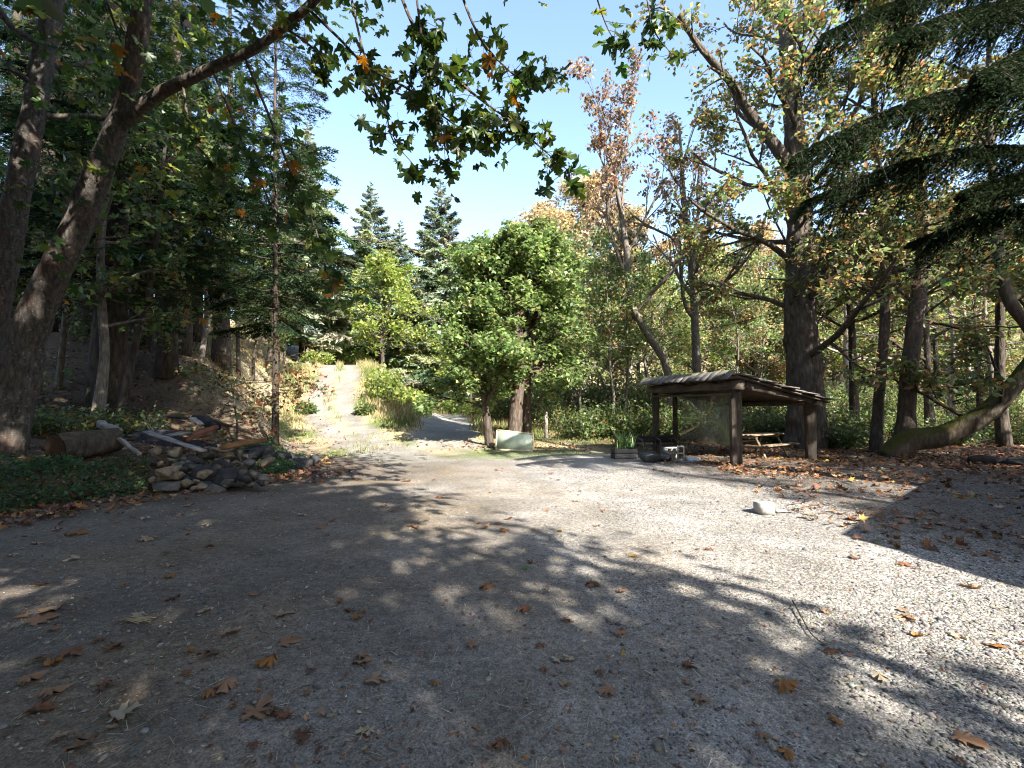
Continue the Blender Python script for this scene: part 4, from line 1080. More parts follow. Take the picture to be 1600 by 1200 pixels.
# ------------------------------------------------------------------ picnic shelter
A_, B_, C_ = np.array([4.72, 15.9]), np.array([5.84, 12.6]), np.array([8.75, 14.15])
eu, ev = C_ - B_, A_ - B_
LU, LV = np.linalg.norm(eu), np.linalg.norm(ev)
def sp(u, v, z):
    """shelter point: u from ridge side to low side, v from near end to far end, both in 0..1"""
    q = B_ + eu * u + ev * v
    return np.array([q[0], q[1], h1(B_[0], B_[1]) * 0 + z])
shel = empty('picnic_shelter', (0, 0, 0), 0, 'weathered timber picnic shelter with mossy shake roof beside the gravel', 'shelter')
def post(u, v, z, w, seed):
    q = sp(u, v, 0); g = h1(q[0], q[1])
    return plank('post', (q[0], q[1], g - .15), (q[0], q[1], z), w, w, 'old_wood', shel, seed, up=(.26, .96, 0), wob=.05)
ZR, ZF, ZL = 2.44, 2.2, 1.78
post(0, 0, 2.05, .27, 1); post(0, 1, 2.05, .21, 2); post(1, 0, 1.66, .26, 3); post(1, 1, 1.66, .22, 4); post(.25, .98, 1.95, .16, 5)
ux = norm(np.append(eu, 0)); vx = norm(np.append(ev, 0))
# beams
plank('beam', sp(-.02, -.07, 1.98), sp(-.02, 1.07, 1.98), .2, .22, 'old_wood', shel, 6, wob=.16, segs=10)
plank('beam', sp(1.0, -.09, 1.56), sp(1.0, 1.07, 1.56), .18, .18, 'old_wood', shel, 7, wob=.12)
plank('beam', sp(-.03, -.03, 2.02), sp(1.08, -.03, 1.6), .16, .2, 'old_wood', shel, 8, wob=.16, segs=10)
plank('beam', sp(-.03, 1.02, 2.02), sp(1.06, 1.02, 1.62), .14, .18, 'old_wood', shel, 9, wob=.1)
plank('rail', sp(-.03, .02, 1.84), sp(-.03, .98, 1.84), .06, .07, 'old_wood', shel, 10, wob=.15)
for i, v in enumerate((.25, .5, .75)):
    plank('rafter', sp(-.04, v, 2.2), sp(1.1, v, 1.72), .1, .12, 'old_wood', shel, 11 + i, wob=.1)
# roof deck and shakes
roof = empty('roof', (0, 0, 0)); roof.parent = shel
ncol = 15
for i in range(ncol):
    v0 = -.10 + 1.15 * i / ncol; v1 = v0 + 1.15 / ncol - .004
    vm = (v0 + v1) / 2
    plank('roof_board', sp(-.11, vm, ZR - .13), sp(1.11, vm, ZL - .13 - .0), (v1 - v0) * LV, .03, 'old_wood', roof, 20 + i, wob=.02, segs=3)
    # short front slope
    a = sp(-.105, vm, ZR + .012); b = sp(-.21, vm + .006 * math.sin(i * 2.1), ZF + .03 + .02 * math.sin(i * 1.7))
    plank('shake', a + [0, 0, .012 * (i % 3)], b + [0, 0, .012 * (i % 2)], (v1 - v0) * LV * R.uniform(.82, .95), .022, 'shake', roof, 40 + i, wob=.03, segs=2)
nr = 9
for r_ in range(nr):
    for i in range(ncol):
        v0 = -.1 + 1.16 * (i + .5 * (r_ % 2)) / ncol
        if v0 > 1.04: continue
        s0 = -.115 + 1.24 * (nr - 1 - r_) / nr; s1 = s0 + 1.24 / nr * 1.35
        def zz(s): return ZR - .085 + (ZL - ZR) * (s + .11) / 1.28
        lift = .03 + .02 * R.uniform()
        plank('shake', sp(s0, v0, zz(s0)), sp(min(s1, 1.13), v0, zz(s1) + lift), 1.2 / ncol * LV * R.uniform(.9, 1.02), .03, 'shake', roof, 60 + (i * 7 + r_ * 3) % 23, wob=.08, segs=2)
# dusty pane leaning inside, its sill board, picnic table
g0, g1 = np.array([5.42, 15.5]), np.array([5.86, 13.0])
mb = MB(); gd = norm(np.append(g1 - g0, 0)); gn = np.array([-gd[1], gd[0], 0]) * .004
q = [np.array([*g0, .47]), np.array([*g1, .47]), np.array([*g1, 1.86]), np.array([*g0, 1.86])]
mb.add([p - gn for p in q] + [p + gn for p in q], None, [[0, 1, 2, 3], [7, 6, 5, 4], [0, 4, 5, 1], [1, 5, 6, 2], [2, 6, 7, 3], [3, 7, 4, 0]])
gp = empty('glass_pane', (*g0, 0), 0, 'large dusty glass pane standing upright inside the shelter', 'pane')
o = mb.build('sheet', M['glass'], gp); o.matrix_parent_inverse = Matrix.Translation(-Vector((*g0, 0)))
for i, (a, b) in enumerate(((q[0], q[1]), (q[3], q[2]), (q[0], q[3]), (q[1], q[2]))):
    o = plank('frame_strip', a - np.array([0, 0, .02 * (i < 2)]), b, .035, .03, 'grey_board', gp, 90 + i, up=(0, 0, 1) if i < 2 else (.97, .2, 0), wob=.03)
    o.matrix_local = Matrix.Translation(-Vector((*g0, 0))) @ o.matrix_local
bench = empty('bench', (5.4, 14, 0), 0, 'rough plank bench along the open side of the shelter', 'bench')
def rel_child(o, root):
    o.matrix_local = Matrix.Translation(-root.location) @ o.matrix_local; return o
rel_child(plank('seat', (4.98, 15.3, .40), (5.52, 12.75, .40), .3, .05, 'grey_board', bench, 101, wob=.12), bench)
for i, k in enumerate((.12, .5, .88)):
    p = np.array([4.98, 15.3, 0]) * (1 - k) + np.array([5.52, 12.75, 0]) * k
    rel_child(plank('leg', (p[0], p[1], h1(p[0], p[1]) - .05), (p[0], p[1], .41), .14, .14, 'old_wood', bench, 102 + i, up=(.97, .2, 0)), bench)
def picnic_table(loc, rz, label):
    t = empty('picnic_table', loc, rz, label, 'table')
    for i in range(5): plank('tabletop_board', (-.9, -.3 + i * .15, .68), (.9, -.3 + i * .15, .68), .14, .04, 'table_wood', t, 120 + i, wob=.03)
    for s in (-1, 1):
        for j in range(2): plank('seat_board', (-.9, s * (.62 + j * .13), .40), (.9, s * (.62 + j * .13), .40), .12, .04, 'table_wood', t, 130 + j + s, wob=.03)
    for x in (-.65, .65):
        plank('crossbar', (x, -.74, .31), (x, .74, .31), .04, .09, 'table_wood', t, 140, up=(0, 0, 1))
        plank('crossbar', (x, -.32, .60), (x, .32, .60), .04, .08, 'table_wood', t, 141, up=(0, 0, 1))
        for s in (-1, 1): plank('leg', (x + .045, s * .55, -.05), (x + .045, s * .2, .68), .04, .09, 'table_wood', t, 142 + s, up=(1, 0, 0))
    return t
picnic_table(onground(7.6, 15.0), .62, 'weathered picnic table under the shelter roof')

# ------------------------------------------------------------------ odds and ends by the shelter
def block_mesh(L=.39, Wd=.19, Hh=.19):
    """hollow concrete block, two cores open along z"""
    mb = MB(); t = .032
    xs = [-L / 2, -L / 2 + t, -t / 2, t / 2, L / 2 - t, L / 2]; ys = [-Wd / 2, -Wd / 2 + t, Wd / 2 - t, Wd / 2]
    def bx(x0, x1, y0, y1):
        mb.add([(x, y, z) for z in (0, Hh) for x, y in ((x0, y0), (x1, y0), (x1, y1), (x0, y1))], None, [[0, 3, 2, 1], [4, 5, 6, 7], [0, 1, 5, 4], [1, 2, 6, 5], [2, 3, 7, 6], [3, 0, 4, 7]])
    bx(xs[0], xs[5], ys[0], ys[1]); bx(xs[0], xs[5], ys[2], ys[3])
    for a, b in ((0, 1), (2, 3), (4, 5)): bx(xs[a], xs[b], ys[1], ys[2])
    me = mb.mesh('block'); me.materials.append(M['concrete']); return me
bme = block_mesh()
def block(loc, rot, label):
    o = link('concrete_block', bme, None); o.location = loc; o.rotation_euler = rot
    return tag(o, label, 'block', 'concrete blocks around the shelter')
g = G(1046, 712, 13.9)
block((g[0], g[1], g[2]), (0, 0, .25), 'lower of the two stacked concrete blocks by the shelter post')
block((g[0] - .03, g[1] + .0, g[2] + .195 + .095), (math.pi / 2, 0, .35), 'concrete block on its side showing two holes, upper of the stack')
g = G(1064, 716, 13.45)
block((g[0], g[1], g[2] + .24), (0, math.pi / 2, 1.3), 'grey concrete block standing on end on a short plank')
tag(plank('short_plank', (g[0] - .2, g[1] - .02, g[2]), (g[0] + .3, g[1] - .06, g[2]), .24, .045, 'grey_board', None, 151), 'short plank on the ground under the upright block', 'plank')
g = G(1194, 797, 7.1)
mb = MB(); 
def solid_block(mb, L, w, h, ch=.012):
    for z, k in ((0, 0), (h - ch, 0), (h, ch)):
        mb.add([(x * (L / 2 - k), y * (w / 2 - k), z) for x, y in ((-1, -1), (1, -1), (1, 1), (-1, 1))])
    for b in (0, 4):
        for j in range(4): mb.q.append(np.array([[b + j, b + (j + 1) % 4, b + 4 + (j + 1) % 4, b + 4 + j]]))
    mb.q.append(np.array([[8, 9, 10, 11], [3, 2, 1, 0]]))
    return mb
o = solid_block(MB(), .21, .19, .16, .006).build('pier_block', M['concrete']); o.location = (g[0], g[1], g[2]); o.rotation_euler = (0, 0, .25)
tag(o, 'whitish concrete pier block alone on the sunlit gravel', 'block')
o = rock_mesh(881, .17, .15, .05, (.5, .48, .44)).build('paver_fragment', M['concrete']); o.location = onground(g[0] + .24, g[1] + .02, .022)
tag(o, 'flat pale paver fragment touching the pier block', 'paver')
o = solid_block(MB(), .07, .12, .1).build('brick_piece', M['bark_thin']); o.location = onground(g[0] + .2, g[1] + .16, -.004); o.rotation_euler = (0, 0, .4)
tag(o, 'small grey brick piece behind the pier block', 'brick')
# planter with iris
g = G(975, 708, 14.6)
pl = empty('planter', g, .1, 'low wooden planter box with spiky iris leaves', 'planter')
for s in (-1, 1):
    for z in (.0, .15): plank('side_board', (-.34, s * .22, z + .02), (.34, s * .22, z + .02), .03, .13, 'grey_board' if s < 0 else 'old_wood', pl, 160 + int(z * 100), up=(0, 0, 1))
    for z in (.0, .15): plank('end_board', (s * .33, -.2, z + .02), (s * .33, .2, z + .02), .03, .13, 'old_wood', pl, 170 + int(z * 100), up=(0, 0, 1))
    for s2 in (-1, 1): plank('corner_post', (s * .30, s2 * .18, -.05), (s * .30, s2 * .18, .36), .05, .05, 'old_wood', pl, 180, up=(0, 1, 0))
mb = MB(); mb.add([(-.31, -.2, .26), (.31, -.2, .26), (.31, .2, .27), (-.31, .2, .27)], None, [[0, 1, 2, 3]], (.03, .022, .016)); mb.build('soil', M['soot'], pl)
mb = MB()
for i in range(95):
    a = R.uniform(0, 6.28); x0, y0 = R.uniform(-.27, .27), R.uniform(-.15, .15); h = R.uniform(.3, .68); ln = R.uniform(.05, .4)
    pts = [np.array([x0, y0, .25]), np.array([x0 + math.cos(a) * ln * .3, y0 + math.sin(a) * ln * .3, .25 + h * .6]), np.array([x0 + math.cos(a) * ln, y0 + math.sin(a) * ln, .25 + h * .92])]
    wv = np.array([-math.sin(a), math.cos(a), 0]) * .016
    V = [pts[0] - wv, pts[0] + wv, pts[1] - wv, pts[1] + wv, pts[2]]
    mb.add(V, [[2, 3, 4]], [[0, 1, 3, 2]], pick(R, [(.05, .10, .035), (.07, .13, .05), (.1, .15, .06)], (1, 1, 1), 1)[0])
iris = mb.build('iris_leaves', M['leaf'], pl)
# dark plastic bag
g = G(1016, 716, 13.5)
mb = rock_mesh(991, .62, .42, .34, (.02, .02, .02), 3)
o = mb.build('plastic_bag', M['bag'], smooth=True); o.location = (g[0], g[1], g[2] + .14); o.rotation_euler = (0, 0, .2)
tag(o, 'slumped dark plastic sack in front of the planter end', 'bag')
mb = rock_mesh(992, .5, .36, .26, (.02, .02, .02), 3)
o = mb.build('plastic_bag', M['bag'], smooth=True); o.location = onground(g[0] + .42, g[1] + .22, .11); o.rotation_euler = (0, 0, -.3)
tag(o, 'smaller dark plastic sack leaning on the slumped one', 'bag')
# jug lying down
g = G(1084, 718, 13.35)
mb = MB()
tube(mb, [(-.2, 0, 0), (-.19, 0, 0), (-.1, 0, 0), (.06, 0, 0), (.12, 0, 0), (.16, 0, .0), (.2, 0, 0)], [.02, .08, .085, .085, .06, .03, .028], 14)
o = mb.build('plastic_jug', M['jug'], smooth=True); o.location = (g[0], g[1], g[2] + .085); o.rotation_euler = (0, 0, .25)
tag(o, 'pale blue plastic jug lying on its side in the leaves', 'jug')
# old bench with curved arm behind the bags
g = G(1022, 700, 15.0)
ob = empty('old_seat', g, .12, 'old dark bench with curved metal arm left of the shelter', 'bench')
for i, z in enumerate((.42, .54)): plank('back_board', (-.55, .2, z), (.75, .2, z), .03, .11, 'char', ob, 190 + i)
for i, y in enumerate((-.2, -.06, .08)): plank('seat_board', (-.55, y, .34), (.75, y, .34), .12, .03, 'char', ob, 194 + i)
for x in (-.45, .12, .65):
    mb = MB(); tube(mb, smooth_path([(x, -.26, -.02), (x, -.26, .3), (x, -.2, .5), (x, -.02, .56), (x, .16, .54), (x, .2, .3), (x, .24, -.02)], 20), [.02] * 20, 6)
    mb.build('arm', M['dark_metal'], ob, smooth=True)
# pale panel leaning on the maple
c0_, c1_ = W(775, 702, 16.7), W(834, 706, 16.3); z0 = h1(c0_[0], c0_[1])
pn = empty('panel', (float(c0_[0]), float(c0_[1]), z0), 0, 'pale green door-like panel leaning against the maple', 'panel')
dx = norm(np.array([c1_[0] - c0_[0], c1_[1] - c0_[1], -.02])); up_ = norm(np.array([0.05, .25, 1.0])); Lp = 1.3; Hp = .7
nz = np.cross(dx, up_) * .02
mb = MB(); q = [np.zeros(3) + [0, 0, .02], dx * Lp + [0, 0, .02], dx * Lp + up_ * (Hp - .1), up_ * Hp]
mb.add([p + nz for p in q] + [p - nz for p in q], None, [[0, 1, 2, 3], [7, 6, 5, 4], [0, 4, 5, 1], [1, 5, 6, 2], [2, 6, 7, 3], [3, 7, 4, 0]])
mb.build('face', M['panel'], pn)
for i, (a, b) in enumerate(((q[0], q[1]), (q[3], q[2]), (q[0], q[3]), (q[1], q[2]))):
    plank('rim', a, b, .05, .03, 'panel_rim', pn, 200 + i, up=tuple(np.cross(dx, up_)), wob=.02)
# rocks and timber scraps at the foot of the maple
for i, (px, py, d, s, lab) in enumerate([(768, 692, 17.3, .3, 'brownish rock between the dark stem and the panel'), (781, 668, 18.3, .35, 'dark rock behind the panel')]):
    g = G(px, py, d); o = rock_mesh(700 + i, s, s * .8, s * .7, (.14, .11, .09)).build('rock', M['stone']); o.location = (g[0], g[1], g[2] + s * .25)
    tag(o, lab, 'rock')
# charred log at right
g = G(1543, 722, 13.0)
mb = MB(); tube(mb, smooth_path([(-.45, 0, 0, .1), (-.2, .03, .02, .13), (.15, -.02, .0, .12), (.45, .02, -.03, .07)], 10)[:, :3], [.08, .1, .12, .13, .13, .12, .12, .11, .09, .06], 10, .3, seed=3)
o = mb.build('charred_log', M['char'], smooth=True); o.location = (g[0], g[1], g[2] + .09); o.rotation_euler = (0, 0, -.1)
tag(o, 'blackened log lying in the litter below the mossy trunk', 'log')
g = G(1592, 726, 12.6)
o = rock_mesh(71, .5, .4, .3, (.05, .045, .04)).build('rock', M['stone']); o.location = (g[0], g[1], g[2] + .08); tag(o, 'dark rock at the right edge beside the blackened log', 'rock')
# overhead wire
mb = MB(); a, b = W(1010, 528, 24), W(1395, 425, 13.5)
pts = np.array([a * (1 - t) + b * t - np.array([0, 0, .35 * 4 * t * (1 - t)]) for t in np.linspace(0, 1.5, 30)])
tube(mb, pts, [.012] * 30, 5)
tag(mb.build('overhead_wire', M['cable'], smooth=True), 'thin dark wire slung between the trees above the shelter', 'wire')
mb = MB(); a = W(890, 533, 21); b = W(985, 542, 21)
pts = smooth_path([W(885, 528, 21), W(905, 534, 21), W(930, 540, 20.8), (W(960, 543, 20.8)), W(990, 541, 21)], 16); tube(mb, pts, np.linspace(.03, .015, 16), 5)
tag(mb.build('dead_branch', M['bark_pale'], smooth=True), 'bleached dead branch reaching right from the green maple', 'branch')

# ------------------------------------------------------------------ rock wall, log and scrap heap on the bank
wall = empty('rock_wall', onground(-5.6, 9.1), 0, 'tumbled dry-stone wall holding the scrap heap', 'wall')
wl = Vector(wall.location)
st = [(420, 595, 250, 130, 2), (490, 430, 80, 75, 3), (455, 485, 110, 50, 1), (595, 495, 155, 80, 0), (520, 550, 140, 95, 1), (620, 555, 65, 55, 1), (715, 450, 145, 75, 1), (860, 465, 135, 95, 2), (945, 445, 85, 95, 1), (1080, 465, 200, 110, 0),
      (690, 620, 190, 190, 0), (830, 555, 180, 130, 0), (1000, 580, 115, 105, 1), (880, 640, 150, 150, 0), (460, 695, 250, 60, 1), (790, 745, 190, 115, 1), (990, 675, 75, 55, 1), (1110, 405, 190, 60, 0), (940, 515, 75, 35, 1), (605, 605, 65, 65, 2), (840, 690, 110, 70, 0), (1195, 440, 80, 110, 0), (760, 600, 110, 120, 0), (560, 640, 90, 80, 0), (940, 590, 100, 110, 0), (660, 520, 80, 50, 0), (340, 640, 80, 60, 1), (1060, 640, 90, 70, 0), (700, 700, 120, 80, 0), (330, 520, 110, 50, 0), (900, 560, 90, 60, 0)]
SC = [(.035, .035, .037), (.085, .078, .066), (.15, .12, .08), (.19, .13, .07)]
for i, (zx, zy, w, hh, ci) in enumerate(st):
    px, py = 180 + zx / 5, 620 + zy / 5
    d = 8.9 + (765 - py) / 62 * 1.0
    p = W(px, py, d); k = d / FPX / 5
    mb = rock_mesh(500 + i, w * k * 1.05, max(w, hh) * k * .9, hh * k * 1.08, SC[ci], 2)
    o = mb.build('stone', M['stone'], wall); o.location = Vector(p) - wl
    o.rotation_euler = (R.normal(0, .12), R.normal(0, .12), R.normal(0, .3))
for i in range(46):
    px, py = R.uniform(236, 425), R.uniform(705, 766); d = 8.75 + (765 - py) / 62 * 1.0; s = R.uniform(.08, .24); p = W(px, py, d); p[2] = max(p[2], h1(p[0], p[1]) + s * .2)
    o = rock_mesh(600 + i, s * 1.3, s, s * .8, SC[int(R.integers(0, 3))]).build('stone', M['stone'], wall); o.location = Vector(p) - wl; o.rotation_euler = (R.normal(0, .3), R.normal(0, .3), R.uniform(0, 6))
for i, (px, py, d, s) in enumerate([(455, 680, 13.2, .5), (470, 690, 12.8, .42), (480, 700, 12.6, .45), (462, 700, 12.2, .4), (440, 690, 12.6, .5), (490, 697, 13.4, .35)]):
    p = G(px, py, d); o = rock_mesh(560 + i, s, s * .8, s * .75, SC[0]).build('stone', M['stone'], wall); o.location = Vector((p[0], p[1], p[2] + .1)) - wl
# sawn log
a, b = W(88, 702, 8.95), W(182, 686, 9.9)
lg = empty('sawn_log', tuple(a), 0, 'thick sawn log lying on the ivy below the leaning maple', 'log')
dv = b - a; pts = np.array([dv * t for t in np.linspace(0, 1, 9)])
mb = MB(); tube(mb, pts, np.linspace(.28, .25, 9), 20, .1, cap=False); mb.build('bark', M['bark_fir'], lg, smooth=True)
mb = MB(); x = norm(dv); u_ = norm(np.cross(x, (0, 0, 1))); v_ = np.cross(u_, x)
ring = [u_ * math.cos(t) * .278 + v_ * math.sin(t) * .278 - x * .01 for t in np.linspace(0, 6.283, 25)[:-1]]
mb.add([-x * .012] + ring, [(0, 1 + i, 1 + (i + 1) % 24) for i in range(24)]); mb.build('cut_end', M['log_end'], lg)
tag(plank('firewood_billet', W(157, 668, 10.2), W(183, 682, 9.9), .17, .15, 'grey_board', None, 211, wob=.12), 'split pale billet resting on top of the sawn log', 'firewood')
tag(plank('branch_pole', W(180, 684, 9.8), W(218, 712, 9.3), .07, .06, 'grey_board', None, 212, wob=.15), 'thin grey pole sloping down beside the sawn log', 'pole')
boards = [((228, 676, 10.6), (318, 706, 9.6), .2, .035, 'grey_board', 'long grey plank sloping down onto the rock wall', 'grey'), ((262, 681, 10.6), (292, 676, 10.9), .5, .025, 'grey_board', 'pale weathered sheet lying on the scrap heap', 'x'),
          ((291, 690, 10.0), (341, 670, 10.5), .13, .09, 'red_board', 'red-brown timber propped up on the scrap heap', 'x'), ((318, 690, 9.9), (334, 682, 10.0), .1, .05, 'red_board', 'short broken red-brown offcut under the propped timber', 'x'),
          ((348, 703, 9.6), (417, 690, 9.9), .2, .09, 'slab', 'orange-brown bark slab across the wall top', 'x'), ((258, 652, 11.6), (310, 657, 11.4), .12, .05, 'char', 'blackened board behind the scrap heap', 'x'),
          ((308, 656, 11.7), (338, 672, 11.2), .22, .14, 'char', 'dark rotten stump chunk standing in the scrap heap', 'x'), ((330, 659, 11.3), (360, 668, 11.2), .1, .05, 'char', 'short charred board right of the rotten chunk', 'x'),
          ((300, 654, 11.0), (314, 664, 10.9), .16, .03, 'grey_board', 'small pale board leaning by the rotten chunk', 'x'), ((322, 700, 9.8), (352, 706, 9.5), .1, .03, 'table_wood', 'thin bright offcut under the bark slab', 'x'), ((225, 655, 11.5), (240, 674, 11.0), .02, .02, 'grey_board', 'thin stick poking from the ash heap', 'x')]
for i, (a, b, w, t, m, lab, _) in enumerate(boards):
    pa, pb = W(*a), W(*b)
    for p in (pa, pb): p[2] = max(p[2], h1(p[0], p[1]) + .02)
    tag(plank('board', pa, pb, w, t, m, None, 220 + i, wob=.14, taper=.25 if i in (0, 4) else 0), lab, 'board')
# ash heap behind the boards
c = G(255, 650, 12.0); rg = np.random.default_rng(8)
xs, ys = np.meshgrid(np.linspace(-1.6, 1.6, 40), np.linspace(-.9, .9, 26))
zz_ = .32 * np.exp(-(xs / .95) ** 2 - (ys / .55) ** 2) + .16 * (fbm(xs * 4, ys * 4, 3) - .5) - .05
V = np.stack([xs + c[0], ys + c[1], H(xs + c[0], ys + c[1]) + zz_], -1).reshape(-1, 3)
j, i = np.meshgrid(np.arange(39), np.arange(25)); q = np.stack([i * 40 + j, i * 40 + j + 1, (i + 1) * 40 + j + 1, (i + 1) * 40 + j], -1)
mb = MB(); mb.add(V, None, q.reshape(-1, 4)); tag(mb.build('ash_heap', M['soot'], smooth=True), 'low dark heap of ash and soil behind the scrap boards', 'heap')

# ------------------------------------------------------------------ ground cover
def scatter(n, rng, region, dens):
    x = rng.uniform(region[0], region[1], n); y = rng.uniform(region[2], region[3], n)
    k = rng.uniform(0, 1, n) < dens(x, y)
    return x[k], y[k]
rng = np.random.default_rng(1234)
# ivy and periwinkle on the bank
def ivy_d(x, y):
    u = bank_x(y) - x
    n = fbm(x * 1.1, y * 1.1, 77)
    a = sstep(-.35, -.05, u) * sstep(2.2, .9, u) * (y < 14.5) * (y > 4.5) * sstep(.32, .45, n + .1)
    px = 800 + FPX * x / np.maximum(y, .1)
    wallzone = (px > 236) & (px < 392) & (y > 7.5) & (y < 10.2)
    scrap = (px > 130) & (px < 420) & (u > .9) & (y > 8)
    return a * ~wallzone * ~scrap
x, y = scatter(120000, rng, (-12, -3.5, 4.5, 14.5), ivy_d)
n = min(len(x), 26000); x, y = x[:n], y[:n]
mb = MB(); z = H(x, y) + rng.uniform(0, .2, n) ** 1.0 * (.5 + vnoise(x * 3, y * 3, 5))
add_leaves(mb, np.column_stack([x, y, z]), rng.uniform(.035, .085, n), KITE, rng, pick(rng, [(.03, .07, .022), (.045, .095, .035), (.07, .12, .04), (.2, .16, .05)], (4, 4, 2, .25), n), .9, .6, .2)
tag(mb.build('ivy', M['leaf']), 'low glossy ivy spreading over the bank foot around the stones', 'ivy', kind='stuff')
# grass
def grass_d(x, y):
    rx = road_x(y); ds = np.abs(x - rx); u = bank_x(y) - x
    n1 = fbm(x * .55, y * .55, 21); n2 = fbm(x * 1.7, y * 1.7, 31)
    t2 = sstep(1.1, 1.9, np.abs(x - (-2.7 - .12 * (y - 20))) + (n2 - .5) * .8)
    t2 = np.where(y < 40, t2, 1)
    a = sstep(17, 20, y) * sstep(1.3, 2.0, ds) * t2
    b = sstep(14.5, 17, y + (n1 - .5) * 5) * (x < 3) * (x > -6) * .55 * t2 * sstep(.4, .55, n2)
    e = (np.abs(y - 19.3) < .8) * (x > 1.2) * (x < 6) * .9
    c = sstep(15, 18, y) * (u > .2) * (u < 6) * .45
    mid = sstep(.42, .15, ds) * sstep(19, 22, y) * .5 * sstep(.42, .55, n2)
    return np.clip(np.maximum.reduce([a, b, c, e, mid]), 0, 1) * (x < 6.5)
x, y = scatter(130000, rng, (-22, 6.5, 14, 46), grass_d)
n = min(len(x), 70000); x, y = x[:n], y[:n]
u = bank_x(y) - x; n1 = fbm(x * .55, y * .55, 21)
lowcut = np.where(u > .2, .5, 1.0)
hgt = rng.uniform(.08, .32, n) * (.5 + sstep(20, 24, y) * .9) * (1 + .55 * sstep(1.4, 2.4, x - road_x(y)) * sstep(6, 4, x - road_x(y)) * sstep(21, 24, y)) * (.6 + .8 * vnoise(x * .8, y * .8, 66))
hgt = hgt * lowcut
a = rng.uniform(0, 6.28, n); wv = np.column_stack([np.cos(a), np.sin(a), 0 * a]) * (.008 + .0006 * y)[:, None]
p = np.column_stack([x, y, H(x, y) - .02]); tip = p + np.column_stack([rng.normal(0, .35, n) * hgt, rng.normal(0, .35, n) * hgt, hgt])
V = np.stack([p - wv, p + wv, tip], 1).reshape(-1, 3)
drypal = pick(rng, [(.34, .27, .14), (.28, .22, .11), (.4, .33, .19)], (1, 1, 1), n, .2); grpal = pick(rng, [(.10, .15, .04), (.14, .18, .05), (.18, .19, .06)], (1, 1, 1), n, .2)
k = (rng.uniform(0, 1, n) < np.where(u > .8, .12, .25 + .55 * sstep(.42, .6, n1)))[:, None]
mb = MB(); mb.add(V, np.arange(3 * n).reshape(-1, 3), None, np.repeat(np.where(k, grpal, drypal), 3, 0))
tag(mb.build('grass', M['grass']), 'dry and green grass along the track, hump and bank', 'grass', kind='stuff')
# gravel stones
oct_v = np.array([(1, 0, 0), (-1, 0, 0), (0, 1, 0), (0, -1, 0), (0, 0, 1), (0, 0, -1)], float); oct_t = np.array([(0, 2, 4), (2, 1, 4), (1, 3, 4), (3, 0, 4), (2, 0, 5), (1, 2, 5), (3, 1, 5), (0, 3, 5)])
phi = (1 + 5 ** .5) / 2
ico_v = norm(np.array([(-1, phi, 0), (1, phi, 0), (-1, -phi, 0), (1, -phi, 0), (0, -1, phi), (0, 1, phi), (0, -1, -phi), (0, 1, -phi), (phi, 0, -1), (phi, 0, 1), (-phi, 0, -1), (-phi, 0, 1)], float))
ico_t = np.array([(0, 11, 5), (0, 5, 1), (0, 1, 7), (0, 7, 10), (0, 10, 11), (1, 5, 9), (5, 11, 4), (11, 10, 2), (10, 7, 6), (7, 1, 8), (3, 9, 4), (3, 4, 2), (3, 2, 6), (3, 6, 8), (3, 8, 9), (4, 9, 5), (2, 4, 11), (6, 2, 10), (8, 6, 7), (9, 8, 1)])
def stones(n, dmin, dmax, size, shape, mb, rng):
    d = dmin + (dmax - dmin) * rng.uniform(0, 1, n) ** 1.0
    w = rng.uniform(-1.12, 1.12, n)
    x, y = w * d, d
    dens = .12 + .88 * sstep(-.8, 2.2, x + .1 * y - .9 + (fbm(x * .7, y * .7, 12) - .5) * 3.0)
    ln = np.abs(np.abs(x - (.55 - .012 * (y - 2) ** 2 + .25 * np.sin(y * .35))) - .78)
    dens = dens * (1 - .75 * np.exp(-(ln / .3) ** 2))
    k = (rng.uniform(0, 1, n) < dens) & (bank_x(y) - x < 0)
    x, y = x[k], y[k]; m = len(x)
    sv, stt = shape
    s = size * rng.lognormal(0, .42, m)
    a = rng.uniform(0, 6.28, m); ca, sa = np.cos(a), np.sin(a)
    q = sv[None] * (1 + rng.normal(0, .22, (m, len(sv), 3))) * np.stack([s * rng.uniform(.8, 1.4, m), s, s * rng.uniform(.4, .75, m)], -1)[:, None]
    V = np.stack([q[..., 0] * ca[:, None] - q[..., 1] * sa[:, None], q[..., 0] * sa[:, None] + q[..., 1] * ca[:, None], q[..., 2]], -1)
    V += np.stack([x, y, H(x, y) + s * .12], -1)[:, None]
    T = (np.arange(m)[:, None, None] * len(sv) + stt[None]).reshape(-1, 3)
    c = pick(rng, [(.15, .143, .132), (.205, .195, .175), (.09, .09, .092), (.23, .215, .19), (.19, .155, .115), (.3, .28, .26)], (4, 4, 3.5, 1.2, .8, .2), m, .2)
    mb.add(V.reshape(-1, 3), T, None, np.repeat(c, len(sv), 0))
mb = MB()
stones(11000, 1.7, 3.6, .0075, (ico_v, ico_t), mb, rng)
stones(26000, 1.7, 4.5, .0048, (oct_v, oct_t), mb, rng)
stones(40000, 3.4, 8.0, .0072, (oct_v, oct_t), mb, rng)
stones(14000, 7.0, 12.0, .0105, (oct_v, oct_t), mb, rng)
tag(mb.build('gravel', M['gravel']), 'loose grey crushed gravel covering the yard', 'gravel', kind='stuff')

